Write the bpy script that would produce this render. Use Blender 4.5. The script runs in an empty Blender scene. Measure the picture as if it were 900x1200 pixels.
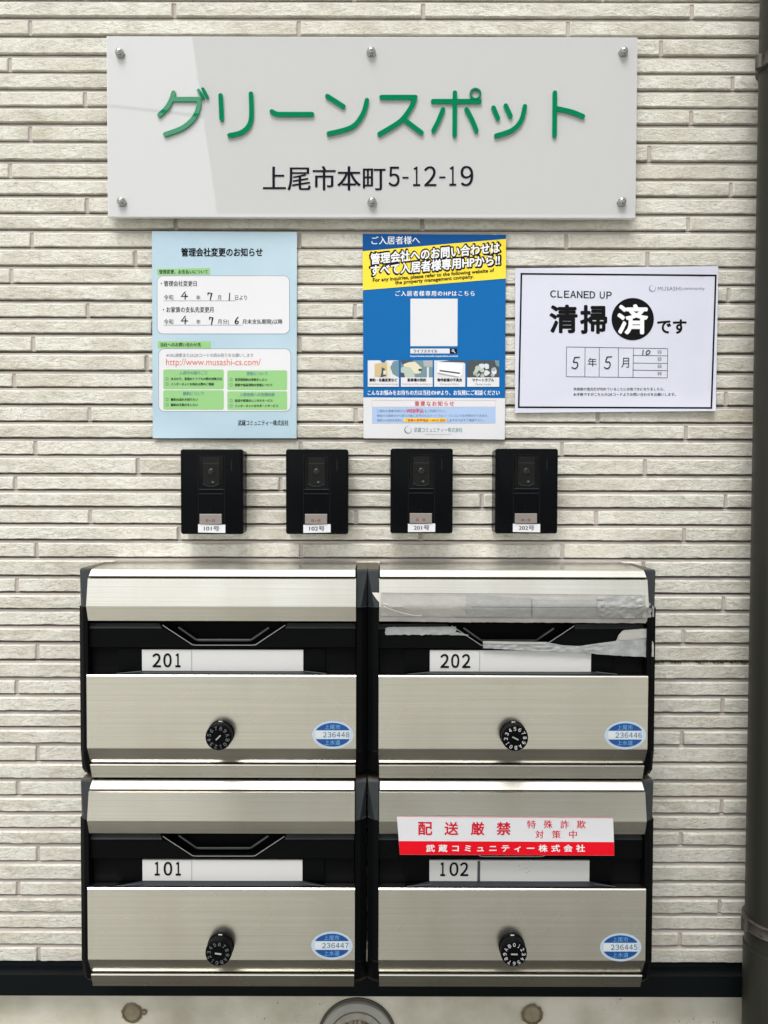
import bpy, bmesh, math, random
from mathutils import Vector, Matrix, noise

# ------------------------------------------------------------------ camera, sky, sun, exposure
scene = bpy.context.scene
COL = scene.collection
FPX, PPX, PPY = 880.0, 437.0, 600.0            # focal length and principal point in photo pixels (900 x 1200)
CAM = Vector((0.0, -1.10, 1.25))
PITCH, ROLL = 0.0282, 0.0024
FW = Vector((0, math.cos(PITCH), -math.sin(PITCH)))
U0 = Vector((0, math.sin(PITCH), math.cos(PITCH)))
R0 = Vector((1, 0, 0))
RT = R0 * math.cos(ROLL) + U0 * math.sin(ROLL)
UP = U0 * math.cos(ROLL) - R0 * math.sin(ROLL)
cd = bpy.data.cameras.new('camera')
cd.sensor_fit = 'VERTICAL'; cd.sensor_height = 24.0; cd.sensor_width = 18.0
cd.lens = FPX * 24.0 / 1200.0
cd.shift_x = 13.0 / 1200.0
cd.clip_start = 0.05; cd.clip_end = 1000
cam = bpy.data.objects.new('camera', cd); COL.objects.link(cam)
cam.matrix_world = Matrix(((RT.x, UP.x, -FW.x, CAM.x), (RT.y, UP.y, -FW.y, CAM.y), (RT.z, UP.z, -FW.z, CAM.z), (0, 0, 0, 1)))
scene.camera = cam

SUN_EL, SUN_AZ = math.radians(60), math.radians(197)    # azimuth clockwise from +y: in front of the wall, a little to the left
world = bpy.data.worlds.new('World'); scene.world = world; world.use_nodes = True
wn, wl = world.node_tree.nodes, world.node_tree.links
sky = wn.new('ShaderNodeTexSky'); sky.sky_type = 'NISHITA'; sky.sun_disc = False
sky.sun_elevation = SUN_EL; sky.sun_rotation = SUN_AZ; sky.dust_density = 4.0; sky.ozone_density = 1.0
hs = wn.new('ShaderNodeHueSaturation'); hs.inputs['Saturation'].default_value = 0.16
bg = wn['Background']; bg.inputs['Strength'].default_value = 0.15
wl.new(sky.outputs['Color'], hs.inputs['Color']); wl.new(hs.outputs['Color'], bg.inputs['Color'])
sd = bpy.data.lights.new('sun', 'SUN'); sd.energy = 1.4; sd.angle = math.radians(28); sd.color = (1.0, 0.985, 0.96)
sun = bpy.data.objects.new('sun', sd); COL.objects.link(sun)
sdir = Vector((math.sin(SUN_AZ) * math.cos(SUN_EL), math.cos(SUN_AZ) * math.cos(SUN_EL), math.sin(SUN_EL)))
sun.rotation_euler = sdir.to_track_quat('Z', 'Y').to_euler(); sun.location = (-2, -4, 6)
vs = scene.view_settings
scene.display_settings.display_device = 'sRGB'
vs.view_transform = 'Standard'; vs.look = 'None'; vs.gamma = 1.0; vs.use_curve_mapping = False
vs.exposure = 0.54

# ------------------------------------------------------------------ helpers
def P(px, py, d=0.0):
    """photo pixel -> point on the plane standing d metres proud of the wall's mortar plane"""
    D = FW + RT * ((px - PPX) / FPX) + UP * ((PPY - py) / FPX)
    t = (-d - CAM.y) / D.y
    return CAM + D * t
def X(px, d, py=790): return P(px, py, d).x
def Z(py, d, px=260): return P(px, py, d).z

class MB:
    def __init__(s): s.v = []; s.f = []; s.m = []; s.mats = []; s.sm = []
    def mi(s, mat):
        if mat not in s.mats: s.mats.append(mat)
        return s.mats.index(mat)
    def poly(s, pts, mat, smooth=False):
        b = len(s.v); s.v += [tuple(p) for p in pts]
        s.f.append(tuple(range(b, b + len(pts)))); s.m.append(s.mi(mat)); s.sm.append(smooth)
    def mesh(s, pts, faces, mat, smooth=False):
        b = len(s.v); s.v += [tuple(p) for p in pts]; k = s.mi(mat)
        for f in faces: s.f.append(tuple(b + i for i in f)); s.m.append(k); s.sm.append(smooth)
    def grid(s, rows, mat, smooth=False):
        n = len(rows[0]); pts = [p for r in rows for p in r]
        s.mesh(pts, [(j*n+i, j*n+i+1, (j+1)*n+i+1, (j+1)*n+i) for j in range(len(rows)-1) for i in range(n-1)], mat, smooth)
    def loft(s, rings, mat, smooth=False, cap0=True, cap1=True, capmat=None):
        n = len(rings[0]); pts = [p for r in rings for p in r]
        fs = [(j*n+i, j*n+(i+1) % n, (j+1)*n+(i+1) % n, (j+1)*n+i) for j in range(len(rings)-1) for i in range(n)]
        s.mesh(pts, fs, mat, smooth)
        if cap0: s.poly(list(reversed(rings[0])), capmat or mat)
        if cap1: s.poly(rings[-1], capmat or mat)
    def prism_x(s, x0, x1, prof, mat):
        s.loft([[(x, -d, z) for d, z in prof] for x in (x0, x1)], mat)
    def box(s, x0, x1, d0, d1, z0, z1, mat, bev=0.0):
        if bev <= 0:
            s.prism_x(x0, x1, [(d0, z0), (d0, z1), (d1, z1), (d1, z0)], mat); return
        b = bev
        def ring(d, i): return [(x0+i, -d, z0+i), (x1-i, -d, z0+i), (x1-i, -d, z1-i), (x0+i, -d, z1-i)]
        s.loft([ring(d0, 0), ring(d1-b, 0), ring(d1-b*.3, b*.3), ring(d1, b)], mat)
    def tube(s, pts, r, mat, n=12, smooth=True):
        rings = []
        for i, p in enumerate(pts):
            p = Vector(p); a = Vector(pts[max(i-1, 0)]); c = Vector(pts[min(i+1, len(pts)-1)])
            t = (c - a).normalized(); u = t.cross(Vector((0, 1, 0.013))).normalized(); w = t.cross(u)
            rings.append([p + (u*math.cos(2*math.pi*k/n) + w*math.sin(2*math.pi*k/n))*r for k in range(n)])
        s.loft(rings, mat, smooth)
    def turn_y(s, c, prof, mat, n=40, smooth=True, capmat=None):
        """prof: [(radius, d)] swept about the wall normal through c=(x,z); last ring capped"""
        s.loft([[(c[0]+r*math.cos(2*math.pi*k/n), -d, c[1]+r*math.sin(2*math.pi*k/n)) for k in range(n)] for r, d in prof], mat, smooth, True, True, capmat)
    def build(s, name, parent=None, origin=None, fix=True):
        me = bpy.data.meshes.new(name)
        o = Vector(origin) if origin is not None else (parent.get('_o') and Vector(parent['_o']) if parent else None)
        vv = [tuple(Vector(p) - o) for p in s.v] if o else s.v
        me.from_pydata(vv, [], s.f)
        for m in s.mats: me.materials.append(m)
        me.polygons.foreach_set('material_index', s.m)
        me.polygons.foreach_set('use_smooth', s.sm)
        if fix:
            bm = bmesh.new(); bm.from_mesh(me); bmesh.ops.remove_doubles(bm, verts=bm.verts, dist=2e-6)
            bmesh.ops.recalc_face_normals(bm, faces=bm.faces); bm.to_mesh(me); bm.free()
        ob = bpy.data.objects.new(name, me); COL.objects.link(ob)
        if any(s.sm): me.set_sharp_from_angle(angle=math.radians(35))
        if parent:
            ob.parent = parent
            if o: ob['_o'] = tuple(o)
        elif o: ob.location = o
        return ob

ORIG = {}
def thing(name, label, cat, origin, group=None):
    o = bpy.data.objects.new(name, None); COL.objects.link(o); o.empty_display_size = 0.03
    o.location = origin; o['_o'] = tuple(origin); o['label'] = label; o['category'] = cat
    if group: o['group'] = group
    return o
def tag(o, label, cat, group=None):
    o['label'] = label; o['category'] = cat
    if group: o['group'] = group
    return o
def copy_tree(o, parent=None):
    c = o.copy(); COL.objects.link(c)
    if parent: c.parent = parent
    for ch in list(o.children): copy_tree(ch, c)
    return c

# ------------------------------------------------------------------ materials
def mat(name, col, rough=0.5, metal=0.0, spec=0.5, coat=0.0, bump=None, mottle=None, trans=0.0):
    m = bpy.data.materials.new(name); m.use_nodes = True
    nt = m.node_tree; b = nt.nodes['Principled BSDF']
    b.inputs['Base Color'].default_value = (*col, 1); b.inputs['Roughness'].default_value = rough
    b.inputs['Metallic'].default_value = metal; b.inputs['Specular IOR Level'].default_value = spec
    b.inputs['Coat Weight'].default_value = coat; b.inputs['Coat Roughness'].default_value = 0.03
    tc = nt.nodes.new('ShaderNodeTexCoord')
    if mottle:                                     # (scale, amount, colour)
        n = nt.nodes.new('ShaderNodeTexNoise'); n.inputs['Scale'].default_value = mottle[0]; n.inputs['Detail'].default_value = 6
        nt.links.new(tc.outputs['Object'], n.inputs['Vector'])
        r = nt.nodes.new('ShaderNodeMapRange'); r.inputs['From Min'].default_value = 0.35; r.inputs['From Max'].default_value = 0.75
        r.inputs['To Max'].default_value = mottle[1]; nt.links.new(n.outputs['Fac'], r.inputs['Value'])
        x = nt.nodes.new('ShaderNodeMix'); x.data_type = 'RGBA'; x.inputs[6].default_value = (*col, 1); x.inputs[7].default_value = (*mottle[2], 1)
        nt.links.new(r.outputs['Result'], x.inputs[0]); nt.links.new(x.outputs[2], b.inputs['Base Color'])
    if bump:                                       # (scale, strength, distance, stretch vector)
        n = nt.nodes.new('ShaderNodeTexNoise'); n.inputs['Scale'].default_value = bump[0]; n.inputs['Detail'].default_value = 4
        mp = nt.nodes.new('ShaderNodeMapping'); mp.inputs['Scale'].default_value = bump[3] if len(bump) > 3 else (1, 1, 1)
        nt.links.new(tc.outputs['Object'], mp.inputs['Vector']); nt.links.new(mp.outputs['Vector'], n.inputs['Vector'])
        bn = nt.nodes.new('ShaderNodeBump'); bn.inputs['Strength'].default_value = bump[1]; bn.inputs['Distance'].default_value = bump[2]
        nt.links.new(n.outputs['Fac'], bn.inputs['Height']); nt.links.new(bn.outputs['Normal'], b.inputs['Normal'])
    return m

def tile_material():
    m = bpy.data.materials.new('stone_tile'); m.use_nodes = True
    nt = m.node_tree; N = nt.nodes; L = nt.links; b = N['Principled BSDF']; b.inputs['Roughness'].default_value = 0.85
    b.inputs['Specular IOR Level'].default_value = 0.25
    tc = N.new('ShaderNodeTexCoord'); geo = N.new('ShaderNodeNewGeometry')
    off = N.new('ShaderNodeVectorMath'); off.operation = 'SCALE'; off.inputs[0].default_value = (3.1, 1.7, 9.3)
    sc = N.new('ShaderNodeMath'); sc.operation = 'MULTIPLY'; sc.inputs[1].default_value = 5.0
    L.new(geo.outputs['Random Per Island'], sc.inputs[0]); L.new(sc.outputs[0], off.inputs['Scale'])
    ad = N.new('ShaderNodeVectorMath'); ad.operation = 'ADD'; L.new(tc.outputs['Object'], ad.inputs[0]); L.new(off.outputs[0], ad.inputs[1])
    def noi(scale, det, rough=0.55, dist=0.0, src=ad):
        n = N.new('ShaderNodeTexNoise'); n.inputs['Scale'].default_value = scale; n.inputs['Detail'].default_value = det
        n.inputs['Roughness'].default_value = rough; n.inputs['Distortion'].default_value = dist
        L.new(src.outputs[0], n.inputs['Vector']); return n
    def rng(node, a, c, lo, hi, out='Fac'):
        r = N.new('ShaderNodeMapRange'); r.inputs['From Min'].default_value = a; r.inputs['From Max'].default_value = c
        r.inputs['To Min'].default_value = lo; r.inputs['To Max'].default_value = hi; L.new(node.outputs[out], r.inputs['Value']); return r
    def mix(fac, ca, cb):
        x = N.new('ShaderNodeMix'); x.data_type = 'RGBA'; L.new(fac.outputs[0], x.inputs[0])
        if isinstance(ca, tuple): x.inputs[6].default_value = (*ca, 1)
        else: L.new(ca.outputs[2], x.inputs[6])
        if isinstance(cb, tuple): x.inputs[7].default_value = (*cb, 1)
        else: L.new(cb.outputs[2], x.inputs[7])
        return x
    blot = noi(16, 5, 0.6, 0.3)
    c1 = mix(rng(blot, 0.40, 0.62, 0, 1), (0.67, 0.66, 0.59), (0.52, 0.50, 0.425))
    isl = rng(geo, 0, 1, 0, 0.5, 'Random Per Island')
    c2 = mix(isl, c1, (0.67, 0.66, 0.585))
    fine = noi(150, 4, 0.7, 0.4)
    c3 = mix(rng(fine, 0.50, 0.74, 0, 0.62), c2, (0.33, 0.315, 0.255))
    pit = N.new('ShaderNodeTexVoronoi'); pit.inputs['Scale'].default_value = 26; L.new(ad.outputs[0], pit.inputs['Vector'])
    pr = rng(pit, 0.0, 0.05, 0.6, 0, 'Distance'); c4 = mix(pr, c3, (0.22, 0.2, 0.16))
    mp2 = N.new('ShaderNodeMapping'); mp2.inputs['Scale'].default_value = (5, 5, 11); L.new(tc.outputs['Object'], mp2.inputs['Vector'])
    big = noi(1.0, 4, 0.6, 0.5, mp2); c5 = mix(rng(big, 0.56, 0.76, 0, 0.55), c4, (0.44, 0.385, 0.275))
    L.new(c5.outputs[2], b.inputs['Base Color'])
    mp = N.new('ShaderNodeMapping'); mp.inputs['Rotation'].default_value = (0, 0.55, 0); mp.inputs['Scale'].default_value = (1.1, 1, 2.3)
    L.new(ad.outputs[0], mp.inputs['Vector'])
    h1 = noi(90, 5, 0.65, 0.6, mp); h2 = noi(420, 2, 0.6)
    hm = N.new('ShaderNodeMath'); hm.operation = 'MULTIPLY_ADD'; hm.inputs[1].default_value = 0.25
    L.new(h2.outputs['Fac'], hm.inputs[0]); L.new(h1.outputs['Fac'], hm.inputs[2])
    bn = N.new('ShaderNodeBump'); bn.inputs['Strength'].default_value = 0.9; bn.inputs['Distance'].default_value = 0.0026
    L.new(hm.outputs[0], bn.inputs['Height']); L.new(bn.outputs['Normal'], b.inputs['Normal'])
    return m

def steel_material(name, col, rough):
    m = bpy.data.materials.new(name); m.use_nodes = True
    nt = m.node_tree; N = nt.nodes; L = nt.links; b = N['Principled BSDF']
    b.inputs['Metallic'].default_value = 1.0
    tc = N.new('ShaderNodeTexCoord'); mp = N.new('ShaderNodeMapping'); mp.inputs['Scale'].default_value = (2.5, 60, 540)
    L.new(tc.outputs['Object'], mp.inputs['Vector'])
    n = N.new('ShaderNodeTexNoise'); n.inputs['Scale'].default_value = 1.0; n.inputs['Detail'].default_value = 5; n.inputs['Roughness'].default_value = 0.65
    L.new(mp.outputs['Vector'], n.inputs['Vector'])
    x = N.new('ShaderNodeMix'); x.data_type = 'RGBA'; x.inputs[6].default_value = (*[c*0.76 for c in col], 1); x.inputs[7].default_value = (*[min(1, c*1.22) for c in col], 1)
    L.new(n.outputs['Fac'], x.inputs[0])
    s = N.new('ShaderNodeTexNoise'); s.inputs['Scale'].default_value = 5.0; s.inputs['Detail'].default_value = 1; L.new(tc.outputs['Object'], s.inputs['Vector'])
    r = N.new('ShaderNodeMapRange'); r.inputs['From Min'].default_value = 0.3; r.inputs['From Max'].default_value = 0.75; r.inputs['To Min'].default_value = rough-0.03; r.inputs['To Max'].default_value = rough+0.06
    L.new(s.outputs['Fac'], r.inputs['Value']); L.new(r.outputs[0], b.inputs['Roughness'])
    sp = N.new('ShaderNodeTexNoise'); sp.inputs['Scale'].default_value = 240; sp.inputs['Detail'].default_value = 2; L.new(tc.outputs['Object'], sp.inputs['Vector'])
    sr = N.new('ShaderNodeMapRange'); sr.inputs['From Min'].default_value = 0.70; sr.inputs['From Max'].default_value = 0.78; sr.inputs['To Max'].default_value = 0.12
    L.new(sp.outputs['Fac'], sr.inputs['Value'])
    y = N.new('ShaderNodeMix'); y.data_type = 'RGBA'; L.new(sr.outputs[0], y.inputs[0]); L.new(x.outputs[2], y.inputs[6]); y.inputs[7].default_value = (*[c*0.55 for c in col], 1)
    mq = N.new('ShaderNodeMapping'); mq.inputs['Scale'].default_value = (11, 3, 4.5); L.new(tc.outputs['Object'], mq.inputs['Vector'])
    oi = N.new('ShaderNodeObjectInfo'); L.new(oi.outputs['Location'], mq.inputs['Location'])
    q = N.new('ShaderNodeTexNoise'); q.inputs['Scale'].default_value = 1.0; q.inputs['Detail'].default_value = 5; L.new(mq.outputs['Vector'], q.inputs['Vector'])
    qr = N.new('ShaderNodeMapRange'); qr.inputs['From Min'].default_value = 0.42; qr.inputs['From Max'].default_value = 0.72; qr.inputs['To Max'].default_value = 0.55; L.new(q.outputs['Fac'], qr.inputs['Value'])
    z = N.new('ShaderNodeMix'); z.data_type = 'RGBA'; L.new(qr.outputs[0], z.inputs[0]); L.new(y.outputs[2], z.inputs[6]); z.inputs[7].default_value = (*[c*k for c, k in zip(col, (.82, .80, .75))], 1)
    L.new(z.outputs[2], b.inputs['Base Color'])
    bn = N.new('ShaderNodeBump'); bn.inputs['Strength'].default_value = 0.06; bn.inputs['Distance'].default_value = 0.0005
    L.new(n.outputs['Fac'], bn.inputs['Height']); L.new(bn.outputs['Normal'], b.inputs['Normal'])
    return m

M = {}
M['tile'] = tile_material()
M['mortar'] = mat('mortar', (0.46, 0.425, 0.395), 0.95, spec=0.1, mottle=(14, 0.7, (0.40, 0.36, 0.32)), bump=(300, 0.4, 0.001))
M['steel'] = steel_material('brushed_steel', (0.66, 0.645, 0.58), 0.24)
M['steel_lip'] = steel_material('satin_steel', (0.66, 0.65, 0.60), 0.5)
M['steel_top'] = steel_material('polished_steel', (0.80, 0.785, 0.75), 0.2)
M['plastic'] = mat('black_plastic', (0.0025, 0.0028, 0.0032), 0.5, spec=0.05, bump=(900, 0.15, 0.0003))
M['plastic_grey'] = mat('weathered_black_plastic', (0.022, 0.026, 0.029), 0.5, spec=0.3, bump=(700, 0.2, 0.0003), mottle=(40, 0.5, (0.036, 0.04, 0.041)))  # greyed colour paints skylight onto sloping black faces; also grey intercom trim
M['dusty'] = mat('dusty_plastic', (0.14, 0.12, 0.085), 0.9, spec=0.2, mottle=(150, 0.8, (0.07, 0.065, 0.055)))
M['dark'] = mat('deep_black', (0.004, 0.004, 0.004), 0.6, spec=0.2)
M['edge'] = mat('worn_edge_metal', (0.42, 0.42, 0.40), 0.35, metal=0.8)
M['edge_dim'] = mat('dim_edge_plastic', (0.09, 0.1, 0.1), 0.3, spec=0.6)
M['plate'] = mat('name_card_white', (0.60, 0.60, 0.595), 0.5, mottle=(30, 0.3, (0.62, 0.61, 0.58)))
M['ink'] = mat('black_ink', (0.005, 0.005, 0.006), 0.7, spec=0.1)
M['ink_grey'] = mat('grey_ink', (0.18, 0.19, 0.2), 0.6, spec=0.3)
M['pen'] = mat('marker_pen_ink', (0.008, 0.008, 0.01), 0.6, spec=.1)
M['acryl'] = mat('milky_acrylic', (0.515, 0.52, 0.52), 0.015, spec=0.75, coat=0.0)
M['acryl_edge'] = mat('acrylic_cut_edge', (0.76, 0.77, 0.76), 0.2, spec=0.5)
M['green'] = mat('green_acrylic', (0.0, 0.19, 0.08), 0.015, spec=0.75)
M['green_side'] = mat('green_acrylic_side', (0.03, 0.34, 0.17), 0.3)
M['navy'] = mat('dark_navy_lettering', (0.010, 0.011, 0.018), 0.03, spec=.7)
M['chrome'] = mat('chrome', (0.42, 0.42, 0.41), 0.05, metal=1.0)
M['paper'] = mat('white_paper', (0.60, 0.615, 0.71), 0.6, spec=0.3, bump=(18, 0.25, 0.004))
M['film_white'] = mat('laminated_white', (0.66, 0.665, 0.69), 0.10, spec=0.5)
M['film_pale'] = mat('laminated_pale_blue', (0.50, 0.64, 0.73), 0.10, spec=0.5)
M['film_sky'] = mat('laminated_sky_blue', (0.37, 0.51, 0.60), 0.10, spec=0.5, mottle=(10, 0.8, (0.46, 0.59, 0.65)))
M['film_blue'] = mat('print_blue', (0.0, 0.12, 0.37), 0.3, spec=0.2)
M['film_blue_dark'] = mat('print_dark_blue', (0.0, 0.07, 0.25), 0.3, spec=0.2)
M['film_yellow'] = mat('print_yellow', (0.85, 0.66, 0.03), 0.25)
M['leaf_green'] = mat('print_green', (0.27, 0.52, 0.21), 0.4, spec=.2)
M['red'] = mat('print_red', (0.70, 0.004, 0.015), 0.45, spec=0.12)
M['red_ink'] = mat('red_ink', (0.58, 0.01, 0.03), 0.5, spec=.12)
M['orange'] = mat('orange_ink', (0.66, 0.17, 0.08), 0.5, spec=.15)
M['pink'] = mat('pale_pink_line', (0.66, 0.5, 0.5), 0.4)
M['ice'] = mat('print_ice_blue', (0.36, 0.49, 0.71), 0.35)
M['slate_dark'] = mat('stamped_ink', (0.03, 0.045, 0.07), 0.6, spec=.2)
M['slate'] = mat('slate_ink', (0.10, 0.16, 0.25), 0.5)
M['teal'] = mat('teal_ink', (0.08, 0.23, 0.25), 0.5)
M['white_ink'] = mat('white_ink', (0.80, 0.81, 0.83), 0.4)
M['seal_blue'] = mat('seal_blue', (0.0, 0.06, 0.25), 0.3)
M['seal_rim'] = mat('seal_rim', (0.44, 0.53, 0.62), 0.35)
M['seal_white'] = mat('seal_white', (0.55, 0.63, 0.70), 0.4)
M['seal_text'] = mat('seal_text', (0.16, 0.40, 0.66), 0.4)
M['tape'] = mat('duct_tape', (0.36, 0.365, 0.355), 0.42, spec=0.5, metal=0.15, bump=(60, 0.6, 0.003), mottle=(22, 0.8, (0.31, 0.31, 0.30)))
M['tape_pale'] = mat('faded_duct_tape', (0.42, 0.415, 0.39), 0.5, spec=0.4, bump=(80, 0.5, 0.002), mottle=(25, 0.8, (0.33, 0.32, 0.29)))
M['tape_dark'] = mat('fresh_duct_tape', (0.30, 0.32, 0.32), 0.36, spec=0.5, metal=0.3, bump=(70, 0.8, 0.003), mottle=(90, 0.9, (0.46, 0.475, 0.475)))
M['tape_line'] = mat('tape_edge_grime', (0.17, 0.165, 0.15), 0.8, spec=.1)  # thin dark strokes along tape edges and creases
M['tape_tear'] = mat('torn_tape_core', (0.70, 0.68, 0.66), 0.8)
M['glass_dark'] = mat('dark_camera_glass', (0.003, 0.003, 0.0035), 0.04, spec=0.25)
M['gloss_black'] = mat('gloss_black_plastic', (0.002, 0.0025, 0.0032), 0.25, spec=0.07)
M['lens'] = mat('camera_lens', (0.012, 0.012, 0.013), 0.12, spec=0.4)
M['lens_grey'] = mat('camera_module', (0.006, 0.006, 0.0055), 0.4, spec=.2)
M['button'] = mat('call_button', (0.27, 0.245, 0.225), 0.4, metal=0.4)
M['rust_ink'] = mat('faded_red_mark', (0.16, 0.05, 0.035), 0.6)
M['pipe'] = mat('dark_bronze_pvc', (0.026, 0.026, 0.020), 0.42, spec=0.25, bump=(12, 0.1, 0.002), mottle=(9, 0.6, (0.02, 0.02, 0.016)))
M['strap'] = mat('pipe_strap', (0.11, 0.10, 0.085), 0.45, metal=0.5, mottle=(90, 0.8, (0.05, 0.045, 0.04)))
M['flash'] = mat('navy_flashing', (0.0035, 0.005, 0.006), 0.42, spec=0.09, bump=(40, 0.1, 0.001))
M['concrete'] = mat('concrete', (0.70, 0.675, 0.58), 0.9, spec=0.15, mottle=(13, 1.0, (0.45, 0.42, 0.32)), bump=(90, 0.6, 0.003))
M['stain'] = mat('rust_stain', (0.17, 0.125, 0.065), 0.95, spec=0.1, mottle=(70, 0.9, (0.26, 0.22, 0.15)))
M['plug'] = mat('plug_mortar', (0.30, 0.265, 0.19), 0.95, spec=0.1, mottle=(120, 0.8, (0.22, 0.18, 0.12)))
M['cap_grey'] = mat('grey_pvc', (0.40, 0.395, 0.36), 0.8, spec=.2, mottle=(40, 0.5, (0.24, 0.23, 0.2)))
M['cap_dark'] = mat('cap_recess', (0.085, 0.078, 0.062), 0.9)
M['cap_disc'] = mat('cap_disc', (0.38, 0.365, 0.32), 0.6, mottle=(80, 0.7, (0.22, 0.19, 0.15)))
M['moss'] = mat('moss', (0.028, 0.038, 0.010), 0.95, spec=0.1, mottle=(200, 0.8, (0.035, 0.05, 0.012)))
M['asphalt'] = mat('pale_concrete_paving', (0.48, 0.47, 0.42), 0.9, mottle=(3, 0.8, (0.38, 0.37, 0.33)), bump=(80, 0.3, 0.004))
M['house'] = mat('cream_render', (0.74, 0.735, 0.69), 0.85)
M['house_dark'] = mat('dark_cladding', (0.045, 0.042, 0.04), 0.7)
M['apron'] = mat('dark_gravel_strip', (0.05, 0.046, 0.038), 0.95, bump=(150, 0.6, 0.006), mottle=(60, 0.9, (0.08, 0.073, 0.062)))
M['house_roof'] = mat('house_roof', (0.05, 0.05, 0.055), 0.6)
M['cable'] = mat('cable_black', (0.02, 0.02, 0.02), 0.5)
M['ph_tan'] = mat('print_tan', (0.55, 0.43, 0.22), 0.35)
M['ph_cream'] = mat('print_cream', (0.66, 0.62, 0.46), 0.35)
M['ph_sage'] = mat('print_sage', (0.42, 0.50, 0.42), 0.35)
M['ph_teal'] = mat('print_teal_grey', (0.14, 0.24, 0.28), 0.35)
M['ph_dark'] = mat('print_charcoal', (0.05, 0.06, 0.065), 0.35)
M['ph_grey'] = mat('print_mid_grey', (0.36, 0.38, 0.38), 0.35)
M['ph_light'] = mat('print_light_grey', (0.62, 0.64, 0.66), 0.35)

# ------------------------------------------------------------------ printing: text, ribbons, flat shapes on a surface map f(px, py, level)
_tc = {}
def glyphs(body, bold=0.0, sp=1.0, res=3):
    bold = 0.0
    k = (body, bold, sp, res)
    if k not in _tc:
        c = bpy.data.curves.new('text', 'FONT'); c.body = body; c.size = 1.0; c.offset = bold; c.space_character = sp
        c.resolution_u = res; c.fill_mode = 'FRONT'
        o = bpy.data.objects.new('text', c); me = o.to_mesh()
        v = [(q.co.x, q.co.y) for q in me.vertices]; f = [tuple(p.vertices) for p in me.polygons]
        o.to_mesh_clear(); bpy.data.objects.remove(o); bpy.data.curves.remove(c)
        xs = [a for a, _ in v]; ys = [b for _, b in v]
        x0, x1, y0, y1 = min(xs), max(xs), min(ys), max(ys)
        _tc[k] = ([((a-x0)/(x1-x0), (y1-b)/(y1-y0)) for a, b in v], f)
    return _tc[k]
def text(mb, body, box, m, f, lvl=2, bold=0.0, sp=1.0, tilt=0.0, skew=0.0, res=3):
    """fit the text into box (x0, y0, x1, y1) in photo pixels; tilt = rise in px towards the right end"""
    v, fs = glyphs(body, 0.0, sp, res); x0, y0, x1, y1 = box
    h = y1 - y0; e = bold*h + (.045 if h < 8 else 0)                           # weight: the same letters laid again a hair's breadth aside and above
    if bold <= 0.02: sh = [(0, 0)] if e < .05 else [(-e, 0), (e, 0)]
    elif bold < 0.05: sh = [(e*math.cos(k*math.pi/4), e*math.sin(k*math.pi/4)) for k in range(8)] + [(0, 0)]
    else: sh = [(e*math.cos(k*math.pi/5), e*math.sin(k*math.pi/5)) for k in range(10)]
    for k, (dx, dy) in enumerate(sh):
        mb.mesh([f(x0+(x1-x0)*a + skew*b + dx, y0+(y1-y0)*b - tilt*a + dy, lvl + k*0.09) for a, b in v], fs, m)
def quad(mb, c, m, f, lvl=1, step=12):
    """c = TL, TR, BR, BL in photo pixels, laid as a small grid so that it follows the sheet"""
    (ax, ay), (bx, by), (cx, cy), (dx, dy) = c
    nx = max(1, int(max(abs(bx-ax), abs(cx-dx))/step)); ny = max(1, int(max(abs(dy-ay), abs(cy-by))/step))
    rows = []
    for j in range(ny+1):
        v = j/ny; row = []
        for i in range(nx+1):
            u = i/nx
            row.append(f((ax*(1-u)+bx*u)*(1-v)+(dx*(1-u)+cx*u)*v, (ay*(1-u)+by*u)*(1-v)+(dy*(1-u)+cy*u)*v, lvl))
        rows.append(row)
    mb.grid(rows, m)
def rect(mb, x0, y0, x1, y1, m, f, lvl=1, step=12): quad(mb, ((x0, y0), (x1, y0), (x1, y1), (x0, y1)), m, f, lvl, step)
def rrect(mb, x0, y0, x1, y1, r, m, f, lvl=1, step=12):
    ys = [y0 + r*(1-math.cos(a*math.pi/12)) for a in range(7)]
    mid = [y0+r+(y1-y0-2*r)*k/max(1, int((y1-y0-2*r)/step)) for k in range(1, max(1, int((y1-y0-2*r)/step)))]
    ys = ys + mid + [y1 - r*(1-math.cos(a*math.pi/12)) for a in range(6, -1, -1)]
    nx = max(2, int((x1-x0)/step)); rows = []
    for y in ys:
        e = max(0, (y0+r)-y, y-(y1-r)); ins = r - math.sqrt(max(0, r*r-e*e))
        rows.append([f(x0+ins+(x1-x0-2*ins)*i/nx, y, lvl) for i in range(nx+1)])
    mb.grid(rows, m)
def disc(mb, cx, cy, rx, ry, m, f, lvl=1, n=40, hole=0.0, ylo=None, yhi=None):
    pts = [(cx+rx*math.cos(2*math.pi*k/n), cy+ry*math.sin(2*math.pi*k/n)) for k in range(n)]
    if hole > 0:
        q = [(cx+rx*hole*math.cos(2*math.pi*k/n), cy+ry*hole*math.sin(2*math.pi*k/n)) for k in range(n)]
        mb.mesh([f(a, b, lvl) for a, b in pts+q], [(k, (k+1) % n, n+(k+1) % n, n+k) for k in range(n)], m)
    else: mb.poly([f(a, b, lvl) for a, b in pts], m)
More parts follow.
